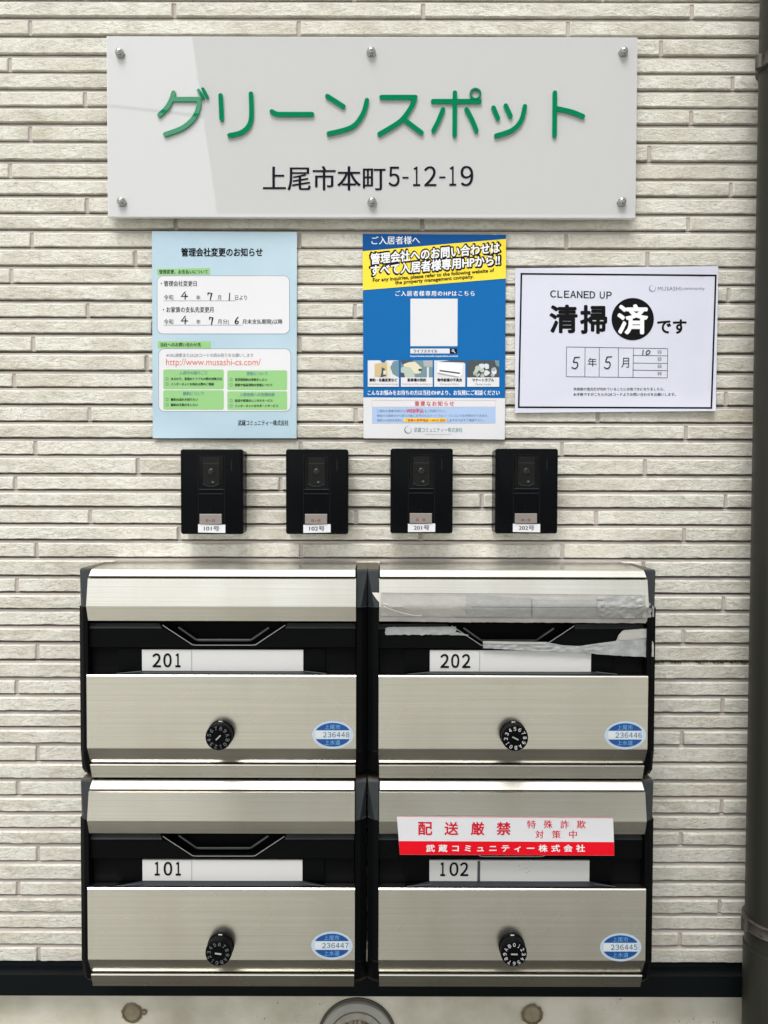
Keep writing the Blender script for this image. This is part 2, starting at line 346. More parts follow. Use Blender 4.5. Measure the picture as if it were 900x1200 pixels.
def outline(pts, w, cap=True):
    """left + right outline of a stroke of width w with round ends, as quads"""
    L, R = [], []
    n = len(pts)
    for i, (x, y) in enumerate(pts):
        ax, ay = pts[max(i-1, 0)]; bx, by = pts[min(i+1, n-1)]
        l = math.hypot(bx-ax, by-ay) or 1; nx, ny = -(by-ay)/l, (bx-ax)/l
        if 0 < i < n-1:
            l1 = math.hypot(x-ax, y-ay) or 1; k = (-(y-ay)/l1)*nx + ((x-ax)/l1)*ny; k = 1/max(0.6, k)
        else: k = 1
        L.append((x+nx*w/2*k, y+ny*w/2*k)); R.append((x-nx*w/2*k, y-ny*w/2*k))
    if cap:
        def arc(c, frm, sgn):
            a0 = math.atan2(frm[1]-c[1], frm[0]-c[0])
            return [(c[0]+w/2*math.cos(a0+sgn*math.pi*k/8), c[1]+w/2*math.sin(a0+sgn*math.pi*k/8)) for k in range(1, 8)]
        return L + arc(pts[-1], L[-1], -1) + list(reversed(R)) + arc(pts[0], R[0], -1)
    return L + list(reversed(R))
def smooth_path(pts, n=5):
    out = []
    for i in range(len(pts)-1):
        p0, p1, p2, p3 = pts[max(i-1, 0)], pts[i], pts[i+1], pts[min(i+2, len(pts)-1)]
        for k in range(n):
            t = k/n
            out.append(tuple(0.5*((2*p1[a])+(-p0[a]+p2[a])*t+(2*p0[a]-5*p1[a]+4*p2[a]-p3[a])*t*t+(-p0[a]+3*p1[a]-3*p2[a]+p3[a])*t**3) for a in (0, 1)))
    return out + [pts[-1]]
def stroke(mb, pts, w, m, f, lvl=2, curve=True, cap=True):
    p = smooth_path(pts) if curve and len(pts) > 2 else pts
    o = outline(p, w, cap); mb.poly([f(a, b, lvl) for a, b in o], m)
def frame(mb, x0, y0, x1, y1, w, m, f, lvl=2):
    for q in ((x0, y0, x1, y0+w), (x0, y1-w, x1, y1), (x0, y0+w, x0+w, y1-w), (x1-w, y0+w, x1, y1-w)): rect(mb, *q, m, f, lvl)
HW = {'4': [[(.62, 0), (.05, .62), (.98, .62)], [(.68, .30), (.60, 1)]], '7': [[(.1, .3), (.12, .05), (.85, .08), (.55, 1)]], '1': [[(.6, 0), (.45, 1)]],
      '6': [[(.75, .02), (.25, .5), (.2, .9), (.55, 1), (.8, .75), (.5, .58), (.22, .8)]],
      '5': [[(.9, .05), (.35, .08)], [(.38, .08), (.22, .45), (.62, .48), (.7, .78), (.4, 1), (.05, .9)]],
      '0': [[(.6, .05), (.15, .45), (.25, .95), (.7, .8), (.95, .35), (.6, .05)]]}
def hand(mb, ch, box, w, m, f, lvl=3):
    x0, y0, x1, y1 = box
    for k, st in enumerate(HW[ch]): stroke(mb, [(x0+(x1-x0)*a, y0+(y1-y0)*b) for a, b in st], w, m, f, lvl + k*0.3, curve=(ch not in '47'))

# ------------------------------------------------------------------ the setting
mb = MB(); mb.poly([(-300, -300, 0), (300, -300, 0), (300, 300, 0), (-300, 300, 0)], M['asphalt'])
mb2 = MB(); mb2.box(-6, 6, 0.003, 0.58, 0.0, 0.03, M['apron'], 0.004); ap = mb2.build('gravel_strip_path'); ap['kind'] = 'structure'; ap['label'] = 'dark gravel strip along the foot of the wall'  # added strip stands in for shaded ground and darkens the steel's downward reflections
g = mb.build('ground'); g['kind'] = 'structure'; g['label'] = 'pale paving in front of the wall'

# rows of the siding: bottom edge (photo y at the left end) and the joints seen in each (photo x)
ROWS = [(-2, [100, 415, 707]), (18.5, [-111, 204, 496, 811]), (39.5, [35, 350, 666]), (62.5, [145, 460, 775]), (82.5, [11, 326, 641, 956]), (102.5, [229, 544, 859]),
        (123, [99.5, 414, 729]), (143, [-135, 180, 495, 810]), (164, [35, 350, 665]), (186.5, [131, 446, 761]), (207, [11.5, 326, 641]), (227, [227, 542, 857]),
        (248, [101.5, 416, 731]), (267.5, [206, 495, 807]), (288.5, [37, 350.5, 664]), (310, [158.5, 445, 759]), (330.5, [13, 328, 643]), (350.5, [224, 539, 854]),
        (370.5, [102.5, 416, 731]), (389.5, [-120, 180, 495, 807]), (410.5, [38.5, 351, 665]), (433, [172, 487, 802]), (452.5, [16, 330, 645]), (472.5, [221, 536, 851]),
        (492.5, [104.5, 417, 701]), (512, [-130, 188, 502, 804]), (532, [41, 352.5, 659]), (554, [161.5, 460, 756]), (573, [17.5, 329, 644]), (592.5, [250, 565, 850.5]),
        (612.5, [105.5, 417, 699]), (631.5, [210, 493, 802]), (652, [42.5, 353, 659]), (673.5, [162, 460, 754]), (693, [19.5, 330, 644]), (712.5, [218, 533, 848]),
        (732, [107, 420, 730]), (751, [180, 490, 801]), (772, [43.5, 355, 665]), (793, [140, 450, 740]), (812.5, [19.5, 330, 644]), (832.5, [218, 533, 847]),
        (851, [107, 420, 730]), (870, [180, 490, 799]), (891, [44, 355, 665]), (911.5, [140, 450, 740]), (931, [21, 330, 640]), (950.5, [218, 533, 846]),
        (969.5, [107, 420, 730]), (988, [180, 490, 798]), (1008.5, [44.5, 355, 665]), (1029.5, [140, 450, 740]), (1048.5, [21, 330, 640]), (1068, [218, 533, 843.5]),
        (1087, [107, 420, 730]), (1106, [180, 490, 797]), (1126, [45, 355, 665])]
random.seed(4)
TILE_D = 0.007
rows_z = [(P(0, y, TILE_D).z + P(0, y, TILE_D).x * 0, [P(x, y-9, TILE_D).x for x in js]) for y, js in ROWS]
# continue upwards out of the picture
zt = rows_z[0][0]
extra = []
for k in range(1, 19):
    extra.append((zt + 0.0253*k, [(-0.95 + 0.37*((k*2) % 5)/5 + 0.39*i) for i in range(6)]))
rows_z = list(reversed(extra)) + rows_z
WX0, WX1 = -1.15, 1.15
SEAMS = {len(extra)+2, len(extra)+20, len(extra)+38}
tiles = MB(); LEDGES = []; JOINTS = []
for i, (zb, js) in enumerate(rows_z):
    ztop_row = rows_z[i-1][0] if i else zb + 0.0253
    gap = 0.0056 if (i-1) not in SEAMS else 0.0064
    z1 = ztop_row - gap; z0 = zb
    rough_row = (i - len(extra)) % 2 == 1
    dm = TILE_D + (0.0012 if rough_row else 0.0) + random.uniform(-0.0004, 0.0006)
    amp = 0.0009 if rough_row else 0.00036
    js = sorted(js)
    full = list(js)
    while full[0] > WX0 + 0.45: full.insert(0, full[0] - 0.389)
    while full[-1] < WX1 - 0.45: full.append(full[-1] + 0.389)
    edges = [WX0] + full + [WX1]
    nxt = rows_z[i+1] if i+1 < len(rows_z) else None
    slot = 0.0034 if i in SEAMS else 0.0021 + random.uniform(-.0003, .0003)
    LEDGES.append((zb - slot, zb - (0.0058 if i not in SEAMS else .0068)))
    JOINTS += [(x, z0 - 0.0012, z1 + 0.001) for x in full]
    for a, b in zip(edges[:-1], edges[1:]):
        xa = a + (0.0025 if a > WX0 else 0); xb = b - (0.0025 if b < WX1 else 0)
        if xb - xa < 0.004: continue
        seed = random.uniform(0, 50)
        n = max(2, int((xb-xa) / 0.0045))
        if abs((xa+xb)/2) > 0.85: n = max(2, n//4)
        xs = [(xa, 0.0), (xa+0.00015, .8), (xa+0.0014, 1)] + [(xa+0.0014+(xb-xa-0.0028)*k/n, 1) for k in range(1, n)] + [(xb-0.0014, 1), (xb-0.00015, .8), (xb, 0.0)]
        H = z1 - z0
        zs = [(z1, 0.0), (z1-0.00015, .76), (z1-0.0019, 1), (z1-0.3*H, 1), (z1-.45*H, 1), (z1-.6*H, 1), (z1-0.75*H, 1), (z0+0.0008, 1), (z0+0.00015, .8), (z0, 0.0)]
        grid = []
        for j, (zz, fz) in enumerate(zs):
            row = []
            for x, fx in xs:
                k = min(fz, fx)
                q = Vector((x*60 + seed + zz*55, seed*1.7, zz*150))
                nz = noise.noise(q) + 0.5*noise.noise(q*2.3) if k > 0.5 else 0
                jit = (noise.noise(Vector((x*90+seed, 3.3, 0)))*0.0006 + noise.noise(Vector((x*25+seed, 7.3, 0)))*0.0004) if j >= 7 else (noise.noise(Vector((x*40+seed, 1.3, 0)))*0.00025 if j <= 2 else 0)
                tilt = -0.0007 * (0.5 - (zz-z0)/H) if rough_row else 0
                row.append((x, -(dm*k + (amp*nz if k > 0.5 else 0) + tilt*k) if k else 0.006, zz + jit))
            grid.append(row)
        tiles.grid(grid, M['tile'], True)
wall = thing('tiled_wall', 'cream wall of long narrow split faced stone tiles behind everything', 'wall', (0, 0, rows_z[-1][0]))
to = tiles.build('tile_courses', wall)
zlow = rows_z[-1][0]; ztop = rows_z[0][0] + 0.02
mb = MB(); mb.box(WX0, WX1, -0.03, -0.0055, zlow, ztop, M['mortar'])
for za, zb_ in LEDGES[:-1]: mb.prism_x(WX0, WX1, [(-.0052, zb_), (-.0052, za), (.0036, za), (.0048, za-.0008), (.0052, zb_)], M['mortar'])
for x, za, zb_ in JOINTS: mb.prism_x(x-.003, x+.003, [(-.0050, za), (-.0050, zb_), (.0044, zb_), (.0044, za+.001), (.0036, za)], M['mortar'])
mb.build('mortar_bed', wall)
zf0 = Z(1142, 0.012); zf1 = Z(1167.3, 0.034)
mb = MB()
mb.prism_x(WX0, WX1, [(-0.01, zlow-0.001), (0.004, zlow-0.001), (0.006, Z(1132, 0.006)), (0.030, Z(1141.5, 0.030)), (0.034, Z(1143, 0.034)), (0.034, zf1), (0.030, zf1), (-0.01, zf1)], M['flash'])
mb.build('base_flashing', wall)
# moss in the lowest seam, right of the mailboxes
mb = MB(); zs_ = rows_z[max(SEAMS)][0]
random.seed(9)
for k in range(900):
    x = random.uniform(X(766, 0.006), X(884, 0.006)); z = zs_ - 0.0015 - abs(random.gauss(0, 0.0012)); r = random.uniform(0.0004, 0.0012)
    if noise.noise(Vector((x*40, 0, 0))) < -0.05 and random.random() < 0.8: continue
    d = random.uniform(0.002, 0.0075); a = random.uniform(0, 3.1)
    mb.poly([(x+r*math.cos(a+t*2.1), -d - 0.0006*t, z+r*math.sin(a+t*2.1)) for t in range(3)], M['moss'])
mo = mb.build('moss', fix=False); mo['kind'] = 'stuff'; mo['label'] = 'thin green moss in the panel seam right of the mailboxes'

# concrete foundation
fnd = thing('concrete_foundation', 'bare stained concrete foundation below the dark flashing', 'foundation', (0, 0, 0))
fz = zf1 + 0.004
mb = MB(); mb.grid([[(WX0+(WX1-WX0)*i/60, -0.004 - 0.0012*noise.noise(Vector((i*.4, j*.5, 2))), fz*(1-j/20)) for i in range(61)] for j in range(21)], M['concrete'], True)
mb.box(WX0, WX1, -0.02, -0.002, 0, fz-0.001, M['concrete']); mb.build('concrete_face', fnd)
def lump(c, r, wob, seed, n=40): return [(c[0]+r*(1+wob*noise.noise(Vector((3*math.cos(2*math.pi*k/n), 3*math.sin(2*math.pi*k/n), seed))))*math.cos(2*math.pi*k/n), c[1]+r*(1+wob*noise.noise(Vector((3*math.cos(2*math.pi*k/n), 3*math.sin(2*math.pi*k/n), seed))))*math.sin(2*math.pi*k/n)) for k in range(n)]
for (px, py, rp, sd_) in ((154.5, 1187, 10.5, 1.0), (623.5, 1189, 11, 5.0)):
    c = P(px, py, 0.006); r = rp*1.245e-3; mb = MB()
    a = lump((c.x, c.z), r*1.16, 0.12, sd_); b = lump((c.x, c.z), r*0.93, 0.06, sd_+3); a2 = lump((c.x, c.z), r*0.86, 0.06, sd_+3)
    mb.loft([[(x, -0.0062, z) for x, z in a], [(x, -0.0075, z) for x, z in b], [(x, -0.0060, z) for x, z in a2]], M['stain'], True, False, False)
    mb.poly([(x, -0.0059, z) for x, z in a2], M['plug'])
    if sd_ < 2:
        q = P(168.5, 1186, 0.006); mb.loft([[(x, -0.0063, z) for x, z in lump((q.x, q.z), 0.0046, .2, 8, 16)], [(x, -0.007, z) for x, z in lump((q.x, q.z), 0.003, .2, 8, 16)]], M['stain'], True, False, False)
        mb.poly([(x, -0.0062, z) for x, z in lump((q.x, q.z), 0.0031, .2, 8, 16)], M['plug'])
    mb.build('form_tie_plug', fnd)
random.seed(21)
mb = MB()
for k in range(46):                                    # pinholes in the concrete
    px, py = random.choice([(random.gauss(345, 30), random.gauss(1185, 9)), (random.uniform(0, 880), random.uniform(1169, 1215)), (random.gauss(725, 6), random.gauss(1178, 5)), (random.gauss(820, 20), random.gauss(1197, 3))])
    c = P(px, max(py, 1171), 0.0062); r = random.choice([.0004, .0006, .0006, .001])
    mb.poly([(x, -0.0066, z) for x, z in lump((c.x, c.z), r, .5, k, 9)], M['stain'])
po = mb.build('pinholes', fnd, fix=False); po['kind'] = 'stuff'

# round clean-out cap in the foundation
cp = P(418.5, 1215, 0.006); S = 1.245e-3
cap = thing('pipe_cap', 'round grey plastic clean-out cap set in the concrete below the mailboxes', 'pipe cap', (cp.x, -0.005, cp.z))
mb = MB(); mb.turn_y((cp.x, cp.z), [(47*S, 0.004), (47*S, 0.0068), (44*S, 0.0072), (41.5*S, 0.0065)], M['cap_dark'], 64); mb.build('seat_ring', cap)
mb = MB(); mb.turn_y((cp.x, cp.z+.001), [(43.5*S, 0.0066), (43*S, 0.012), (41.5*S, 0.0132), (34*S, 0.0132), (33.4*S, 0.011)], M['cap_grey'], 64); mb.build('collar', cap)
mb = MB(); mb.turn_y((cp.x, cp.z+.001), [(33.4*S, 0.0112), (33.3*S, .01125), (32.6*S, 0.0113)], M['cap_dark'], 64); mb.turn_y((cp.x, cp.z+.001), [(32.4*S, 0.0114), (32*S, 0.0134), (31*S, 0.0139), (25*S, 0.0139), (24.4*S, 0.0128)], M['cap_disc'], 64); mb.build('lid_disc', cap)
mb = MB()
random.seed(3)
for r0, n, a0, a1 in ((21.5, 15, 52, 128), (14.5, 12, 40, 140)):           # worn raised lettering, unreadable in the photo
    for k in range(n):
        a = math.radians(a0 + (a1-a0)*k/(n-1)); cx, cz = cp.x + r0*S*math.cos(a), cp.z+.001 + r0*S*math.sin(a)
        for q in range(2):
            h = random.uniform(.8, 2.4)*S; w = random.uniform(.5, 1.1)*S; t = random.uniform(-.5, .5) + a - math.pi/2
            ux, uz = math.cos(t), math.sin(t); ox, oz = cx+random.uniform(-1, 1)*S*.7, cz+random.uniform(-1, 1)*S
            ring = [(ox+ux*w*i-uz*h*j, oz+uz*w*i+ux*h*j) for i, j in ((-1, -1), (1, -1), (1, 1), (-1, 1))]
            dd = .0141 + random.uniform(0, .0004)
            mb.loft([[(x, -.0127, z) for x, z in ring], [(x, -dd, z) for x, z in ring]], random.choice([M['stain'], M['cap_disc'], M['stain']]))
mb.build('raised_lettering', cap)

# downpipe
pipe_r = 0.0375; pd = 0.062
edge = P(881, 600, 0.055)
pcx = edge.x + pipe_r
pipe = thing('drain_pipe', 'dark bronze round downpipe running up the right edge of the wall', 'drain pipe', (pcx, -pd, 0))
n = 56
def ring(z, r, n=n): return [(pcx+r*math.cos(2*math.pi*k/n), -pd+r*math.sin(2*math.pi*k/n), z) for k in range(n)]
ztopp = ztop
mb = MB(); mb.loft([ring(0.02, pipe_r), ring(ztopp, pipe_r)], M['pipe'], True); mb.build('pipe', pipe)
for py, dirn in ((1081, 1), (74, -1)):
    zc = P(868, py, pd).z
    st = MB(); r1 = pipe_r + 0.0028
    hh = 0.0085
    st.loft([ring(zc-hh, pipe_r-.001), ring(zc-hh, r1-.0006), ring(zc-hh+.0012, r1+.0012), ring(zc-hh+.003, r1), ring(zc+hh-.003, r1), ring(zc+hh-.0012, r1+.0012), ring(zc+hh, r1-.0006), ring(zc+hh, pipe_r-.001)], M['strap'], True, False, False)
    so = st.build('pipe_strap', pipe)
    mb = MB()                                          # hinge knuckle at the left of the band, and the foot that reaches the wall
    hx = pcx - r1 - 0.001
    mb.tube([(hx, -pd-.002, zc-hh*1.05), (hx, -pd-.002, zc+hh*1.05)], 0.0058, M['strap'], 14)
    mb.tube([(hx+.006, -pd-.012, zc-hh*.5), (hx+.013, -pd-.026, zc-hh*.5)], 0.0032, M['strap'], 8)
    mb.tube([(hx+.006, -pd-.012, zc+hh*.5), (hx+.013, -pd-.026, zc+hh*.5)], 0.0032, M['strap'], 8)
    mb.build('hinge', so)
    mb = MB(); mb.box(pcx-.004, pcx+.004, 0.004, pd-pipe_r+.002, zc-.006, zc+.006, M['strap']); mb.build('wall_foot', so)
if True:                                               # socket joint just under the lower strap
    zc = P(875, 1097, pd-pipe_r*.6).z
    mb = MB(); mb.loft([ring(0.018, pipe_r+.0003), ring(zc-.0015, pipe_r+.0018), ring(zc, pipe_r+.0016), ring(zc+.0008, pipe_r-.0005)], M['pipe'], True, False, False); mb.build('socket_sleeve', pipe)

# unseen roof and wall added to shape reflections; cable mirrored in the sign
cpt = thing('carport', 'dark carport roof across the lane, mirrored faintly in the white sign', 'carport', (2.5, -3.0, 0))
mb = MB(); cr = [(-0.66, -1.62), (-0.99, -3.75), (2.75, -3.75), (2.75, -2.95), (1.02, -1.62)]
mb.loft([[(x, y, 3.0) for x, y in cr], [(x, y, 3.07) for x, y in cr]], M['house_dark']); mb.build('roof', cpt)
for y in (-2.98, -3.6):
    mb = MB(); mb.tube([(2.6, y, 0), (2.6, y, 3.0)], 0.04, M['house_dark'], 16); mb.build('post', cpt)
gw = thing('garden_wall', 'pale low garden wall far across the lane behind the viewer', 'garden wall', (2.0, -8.0, 0))  # unseen wall added to dull part of the steel reflections
mb = MB(); mb.box(-1.8, 7, 8.0, 8.15, 0, 2.3, M['house'], .01); mb.build('wall_face', gw)
mb = MB(); mb.box(-1.85, 7.05, 7.96, 8.19, 2.3, 2.38, M['house'], .01); mb.build('coping', gw)
mb = MB(); mb.tube([(-6, -4.2, 4.19), (-3.5, -4.3, 4.10), (-1.9, -4.4, 4.0), (-1.0, -4.5, 3.95), (0, -4.8, 3.92)], 0.012, M['cable'], 8)
tag(mb.build('overhead_cable', origin=(-6, -4.2, 4.19)), 'thin overhead cable above the lane, mirrored in the sign', 'cable')

# ------------------------------------------------------------------ the name sign
SD = 0.024
sg = thing('name_sign', 'wide milky white acrylic sign with green katakana lettering on metal standoffs', 'sign', P(436, 255, SD))
f_sign = lambda x, y, l=0: P(x, y, SD + l*0.0001)
qc = [P(124, 43, SD), P(747, 43, SD), P(745, 255, SD), P(127, 255, SD)]
x0, x1, z0, z1 = (qc[0].x+qc[3].x)/2, (qc[1].x+qc[2].x)/2, (qc[2].z+qc[3].z)/2, (qc[0].z+qc[1].z)/2
mb = MB(); b = 0.0007
rg = lambda d, i: [(x0+i, -d, z0+i), (x1-i, -d, z0+i), (x1-i, -d, z1-i), (x0+i, -d, z1-i)]
mb.loft([rg(SD-.006, 0), rg(SD-b, 0), rg(SD, b)], M['acryl_edge'], capmat=M['acryl']); mb.build('panel', sg)
for px, py in ((140, 61.5), (435, 60), (731, 60), (142, 236), (436, 236), (729, 236)):
    c = P(px, py, SD+.004); mb = MB()
    mb.turn_y((c.x, c.z), [(.0068, SD-.001), (.0068, SD+.0030), (.0060, SD+.0036)], M['chrome'], 6, False)
    mb.turn_y((c.x, c.z), [(.0058, SD+.003)] + [(.0058*math.cos(a*math.pi/18), SD+.0042+.0052*math.sin(a*math.pi/18)) for a in range(0, 9)], M['chrome'], 28)
    mb.turn_y((c.x, c.z), [(.006, 0.001), (.006, SD-.006)], M['chrome'], 20)
    mb.build('standoff_screw', sg)
z1f = lambda p: (100 + p[0]*.4, 20 + p[1]*.4)
z2f = lambda p: (430 + p[0]*.4, 20 + p[1]*.4)
LET = [(z1f, [[(258, 221), (252, 240), (238, 265), (217, 286)], [(257, 240), (332, 240)], [(331, 240), (332, 258), (318, 294), (284, 324), (234, 343)], [(331, 214), (344, 235)], [(344, 210), (357, 233)]]),
       (z1f, [[(396, 229), (399, 298)], [(485, 224), (486, 290), (477, 320), (455, 338), (422, 346)]]),
       (z1f, [[(546, 276), (557, 282), (575, 284), (664, 284)]]),
       (z1f, [[(709, 231), (756, 261)], [(825, 243), (812, 285), (780, 322), (713, 341)]]),
       (z2f, [[(43, 234), (142, 234)], [(141, 234), (130, 262), (98, 304), (37, 342)], [(106, 297), (160, 338)]]),
       (z2f, [[(194, 246), (330, 246)], [(258, 221), (257, 345)], [(223, 270), (210, 302), (195, 332)], [(292, 270), (308, 300), (321, 332)]]),
       (z2f, [[(371, 265), (384, 296)], [(407, 259), (421, 290)], [(463, 261), (452, 302), (425, 331), (379, 347)]]),
       (z2f, [[(551, 221), (550, 346)], [(556, 267), (600, 277), (633, 290)]])]
for zf, sts in LET:
    mb = MB()
    for k, st in enumerate(sts):
        w = 5.2 if not (zf is z1f and len(sts) == 5 and k > 2) else 3.6
        p = [zf(q) for q in st]; p = smooth_path(p) if len(p) > 2 else p
        o = outline(p, w); dt = SD + 0.0032 + k*0.00008
        a = [P(x, y, dt) for x, y in o]; cx = sum(q.x for q in a)/len(a)
        back = [(q.x, -SD+.0002, q.z) for q in a]; frt = [(q.x, -dt, q.z) for q in a]
        nn = len(a); mb.mesh(back+frt, [(i, (i+1) % nn, nn+(i+1) % nn, nn+i) for i in range(nn)], M['green_side']); mb.poly(frt, M['green'])
    if zf is z2f and len(sts) == 4:                    # the small ring of ポ
        c = P(*z2f((318, 225)), SD+.003)
        mb.turn_y  # ring as a short tube wall
        n = 32; R1, R2 = .0083, .0058; dt = SD+.0036
        rr = lambda r, d: [(c.x+r*math.cos(2*math.pi*k/n), -d, c.z+r*math.sin(2*math.pi*k/n)) for k in range(n)]
        mb.loft([rr(R1, SD), rr(R1, dt), rr(R2, dt), rr(R2, SD)], M['green'], False, False, False)
    mb.build('katakana_letter', sg, fix=False)
mb = MB(); fa = lambda x, y, l: P(x, y, SD+.0006+l*.0003)
text(mb, '上尾市本町', (308.5, 194.5, 451.5, 223), M['navy'], fa, 0, bold=0.012, res=6)
for chh, a, b_, c0, c1 in (('５', 64, 95, 438, 496), ('－', 104, 122, 468, 473), ('１', 136, 155, 438, 495), ('２', 168, 203, 437, 495), ('－', 212, 230, 467, 472), ('１', 242, 261, 437, 494), ('９', 275, 311, 436, 495)):
    text(mb, chh, (*z2f((a, c0)), *z2f((b_, c1))), M['navy'], fa, 0, bold=0.012 if chh != '－' else 0, res=6)
mb.build('address_lettering', sg, fix=False)

# ------------------------------------------------------------------ three paper notices
def sheet(mb, c, m, f, back=0.0006, nx=18, ny=22):
    (ax, ay), (bx, by), (cx, cy), (dx, dy) = c
    def at(u, v, l): return f((ax*(1-u)+bx*u)*(1-v)+(dx*(1-u)+cx*u)*v, (ay*(1-u)+by*u)*(1-v)+(dy*(1-u)+cy*u)*v, l)
    fr = [[at(i/nx, j/ny, 0) for i in range(nx+1)] for j in range(ny+1)]
    mb.grid(fr, m, True)
    bk = [[Vector(p) + Vector((0, back, 0)) for p in r] for r in fr]; mb.grid(bk, m, True)
    rim = [(0, i) for i in range(nx+1)] + [(j, nx) for j in range(1, ny+1)] + [(ny, i) for i in range(nx-1, -1, -1)] + [(j, 0) for j in range(ny-1, 0, -1)]
    a = [fr[j][i] for j, i in rim]; bb = [bk[j][i] for j, i in rim]; n = len(a)
    mb.mesh(a+bb, [(k, (k+1) % n, n+(k+1) % n, n+k) for k in range(n)], m)
LV = 0.00022
# --- pale blue notice
def f1(x, y, l=0):
    u, v = (x-178)/170, (y-271)/243
    w = 0.0012*math.sin(u*5+1)*math.sin(v*4+.5) + 0.0016*max(0, u-.85)/.15*max(0, .45-v) + 0.003*max(0, v-.95)/.05*max(0, .6-u) + .0012*max(0, .12-u)/.12*max(0, .3-v)
    return P(x, y, 0.0112 + w + l*LV)
nt1 = thing('notice', 'pale blue laminated notice with green boxes, left of the blue poster', 'notice', P(263, 514, 0.011), 'notices on the wall')
mb = MB(); sheet(mb, ((178, 271), (348, 272), (347.5, 513.5), (179, 513.5)), M['film_sky'], f1); mb.build('sheet', nt1, fix=False)
mb = MB(); text(mb, '管理会社変更のお知らせ', (212.5, 290.5, 307.5, 300.5), M['ink'], f1, 1, .028); mb.build('heading', nt1, fix=False)
mb = MB(); quad(mb, ((184, 315), (246, 314.2), (246, 321.6), (184, 322.3)), M['leaf_green'], f1, 1); text(mb, '管理変更、お支払いについて', (186.5, 316, 243.5, 320.8), M['ink'], f1, 2, .01); mb.build('section_label', nt1, fix=False)
mb = MB(); rrect(mb, 184, 323, 339.5, 391.5, 7, M['ink_grey'], f1, 0.6); rrect(mb, 184.5, 323.5, 339, 391, 6.6, M['film_white'], f1, 1.4)
text(mb, '・管理会社変更日', (188.5, 329, 230.5, 335.5), M['ink'], f1, 2.4, .006); text(mb, '・お家賃の支払先変更月', (191, 359.5, 250, 366.2), M['ink'], f1, 2.4, .006)
text(mb, '令和', (192, 345.5, 203, 351.5), M['ink'], f1, 2.4); text(mb, '年', (230, 346, 235, 351.5), M['ink'], f1, 2.4); text(mb, '月', (255, 346, 259, 351.5), M['ink'], f1, 2.4); text(mb, '日より', (275.5, 346, 289.5, 351.8), M['ink'], f1, 2.4)
text(mb, '令和', (192, 374, 203, 380), M['ink'], f1, 2.4); text(mb, '年', (230, 374.5, 235, 380), M['ink'], f1, 2.4); text(mb, '月分(', (255, 374, 268.5, 380.5), M['ink'], f1, 2.4); text(mb, '月末支払期限)以降', (284, 374, 331, 380.6), M['ink'], f1, 2.4, .006)
rect(mb, 192, 352.2, 276, 352.6, M['ink_grey'], f1, 2.3); rect(mb, 192, 380.8, 284, 381.2, M['ink_grey'], f1, 2.3); mb.build('date_box', nt1, fix=False)
mb = MB()
for ch, bx in (('4', (212, 342, 220, 350.5)), ('7', (243, 343, 249, 351.5)), ('1', (267, 343.5, 270.5, 352)), ('4', (212, 370.5, 220, 379.5)), ('7', (245, 371.5, 250, 380.5)), ('6', (274.5, 371.5, 280.5, 379.5))): hand(mb, ch, bx, 1.15, M['pen'], f1, 3)
mb.build('handwritten_date', nt1, fix=False)
mb = MB(); rect(mb, 185, 400, 247, 408, M['leaf_green'], f1, 1); text(mb, '当社へのお問い合わせ先', (188, 401.5, 235.5, 406.3), M['ink'], f1, 2, .01); mb.build('section_label', nt1, fix=False)
mb = MB(); rrect(mb, 185.7, 408.5, 341, 482.5, 7, M['ink_grey'], f1, 0.6); rrect(mb, 186.2, 409, 340.5, 482, 6.6, M['film_white'], f1, 1.4)
text(mb, '※URL検索またはQRコードの読み取りをお願いします', (195, 414, 297, 418.8), M['ink_grey'], f1, 2.4)
text(mb, 'http://www.musashi-cs.com/', (194.5, 420.3, 305.5, 430.5), M['orange'], f1, 2.4); mb.build('contact_box', nt1, fix=False)
for (x0_, y0_, x1_, y1_, h, l1, l2) in ((191.3, 433, 262.3, 456, '入居中の困りごと', '水まわり、家電のトラブルの際の対処方法', 'インターネットを始める際のご相談'), (266.3, 434, 336.5, 457, '更新について', '賃貸借契約の更新をしたい', '保険や保証契約の更新について'),
                                     (191.3, 457.3, 262.3, 480, '解約について', '解約の流れを知りたい', '解約の手続きをしたい'), (266.3, 458.5, 336.5, 480.3, '入居者様への各種特典', '家具や家電のレンタルサービス', 'インターネットのサポートサービス')):
    mb = MB(); rrect(mb, x0_, y0_, x1_, y1_, 2, M['leaf_green'], f1, 2.2)
    hw = len(h)*4.1; cx = (x0_+x1_)/2; text(mb, h, (cx-hw/2, y0_+1.7, cx+hw/2, y0_+6), M['teal'], f1, 3.2, .01)
    for k, l in enumerate((l1, l2)):
        yy = y0_+9.2+k*6.2; ww = min(len(l)*3.15, x1_-x0_-11); text(mb, l, (x0_+9, yy, x0_+9+ww, yy+3.4), M['ink'], f1, 3.2, .02)
        frame(mb, x0_+3, yy, x0_+6, yy+3.2, .45, M['slate'], f1, 3.2)
    mb.build('topic_panel', nt1, fix=False)
mb = MB(); text(mb, '武蔵コミュニティー株式会社', (279, 492.3, 338, 498.8), M['ink'], f1, 1, .01); mb.build('company_line', nt1, fix=False)

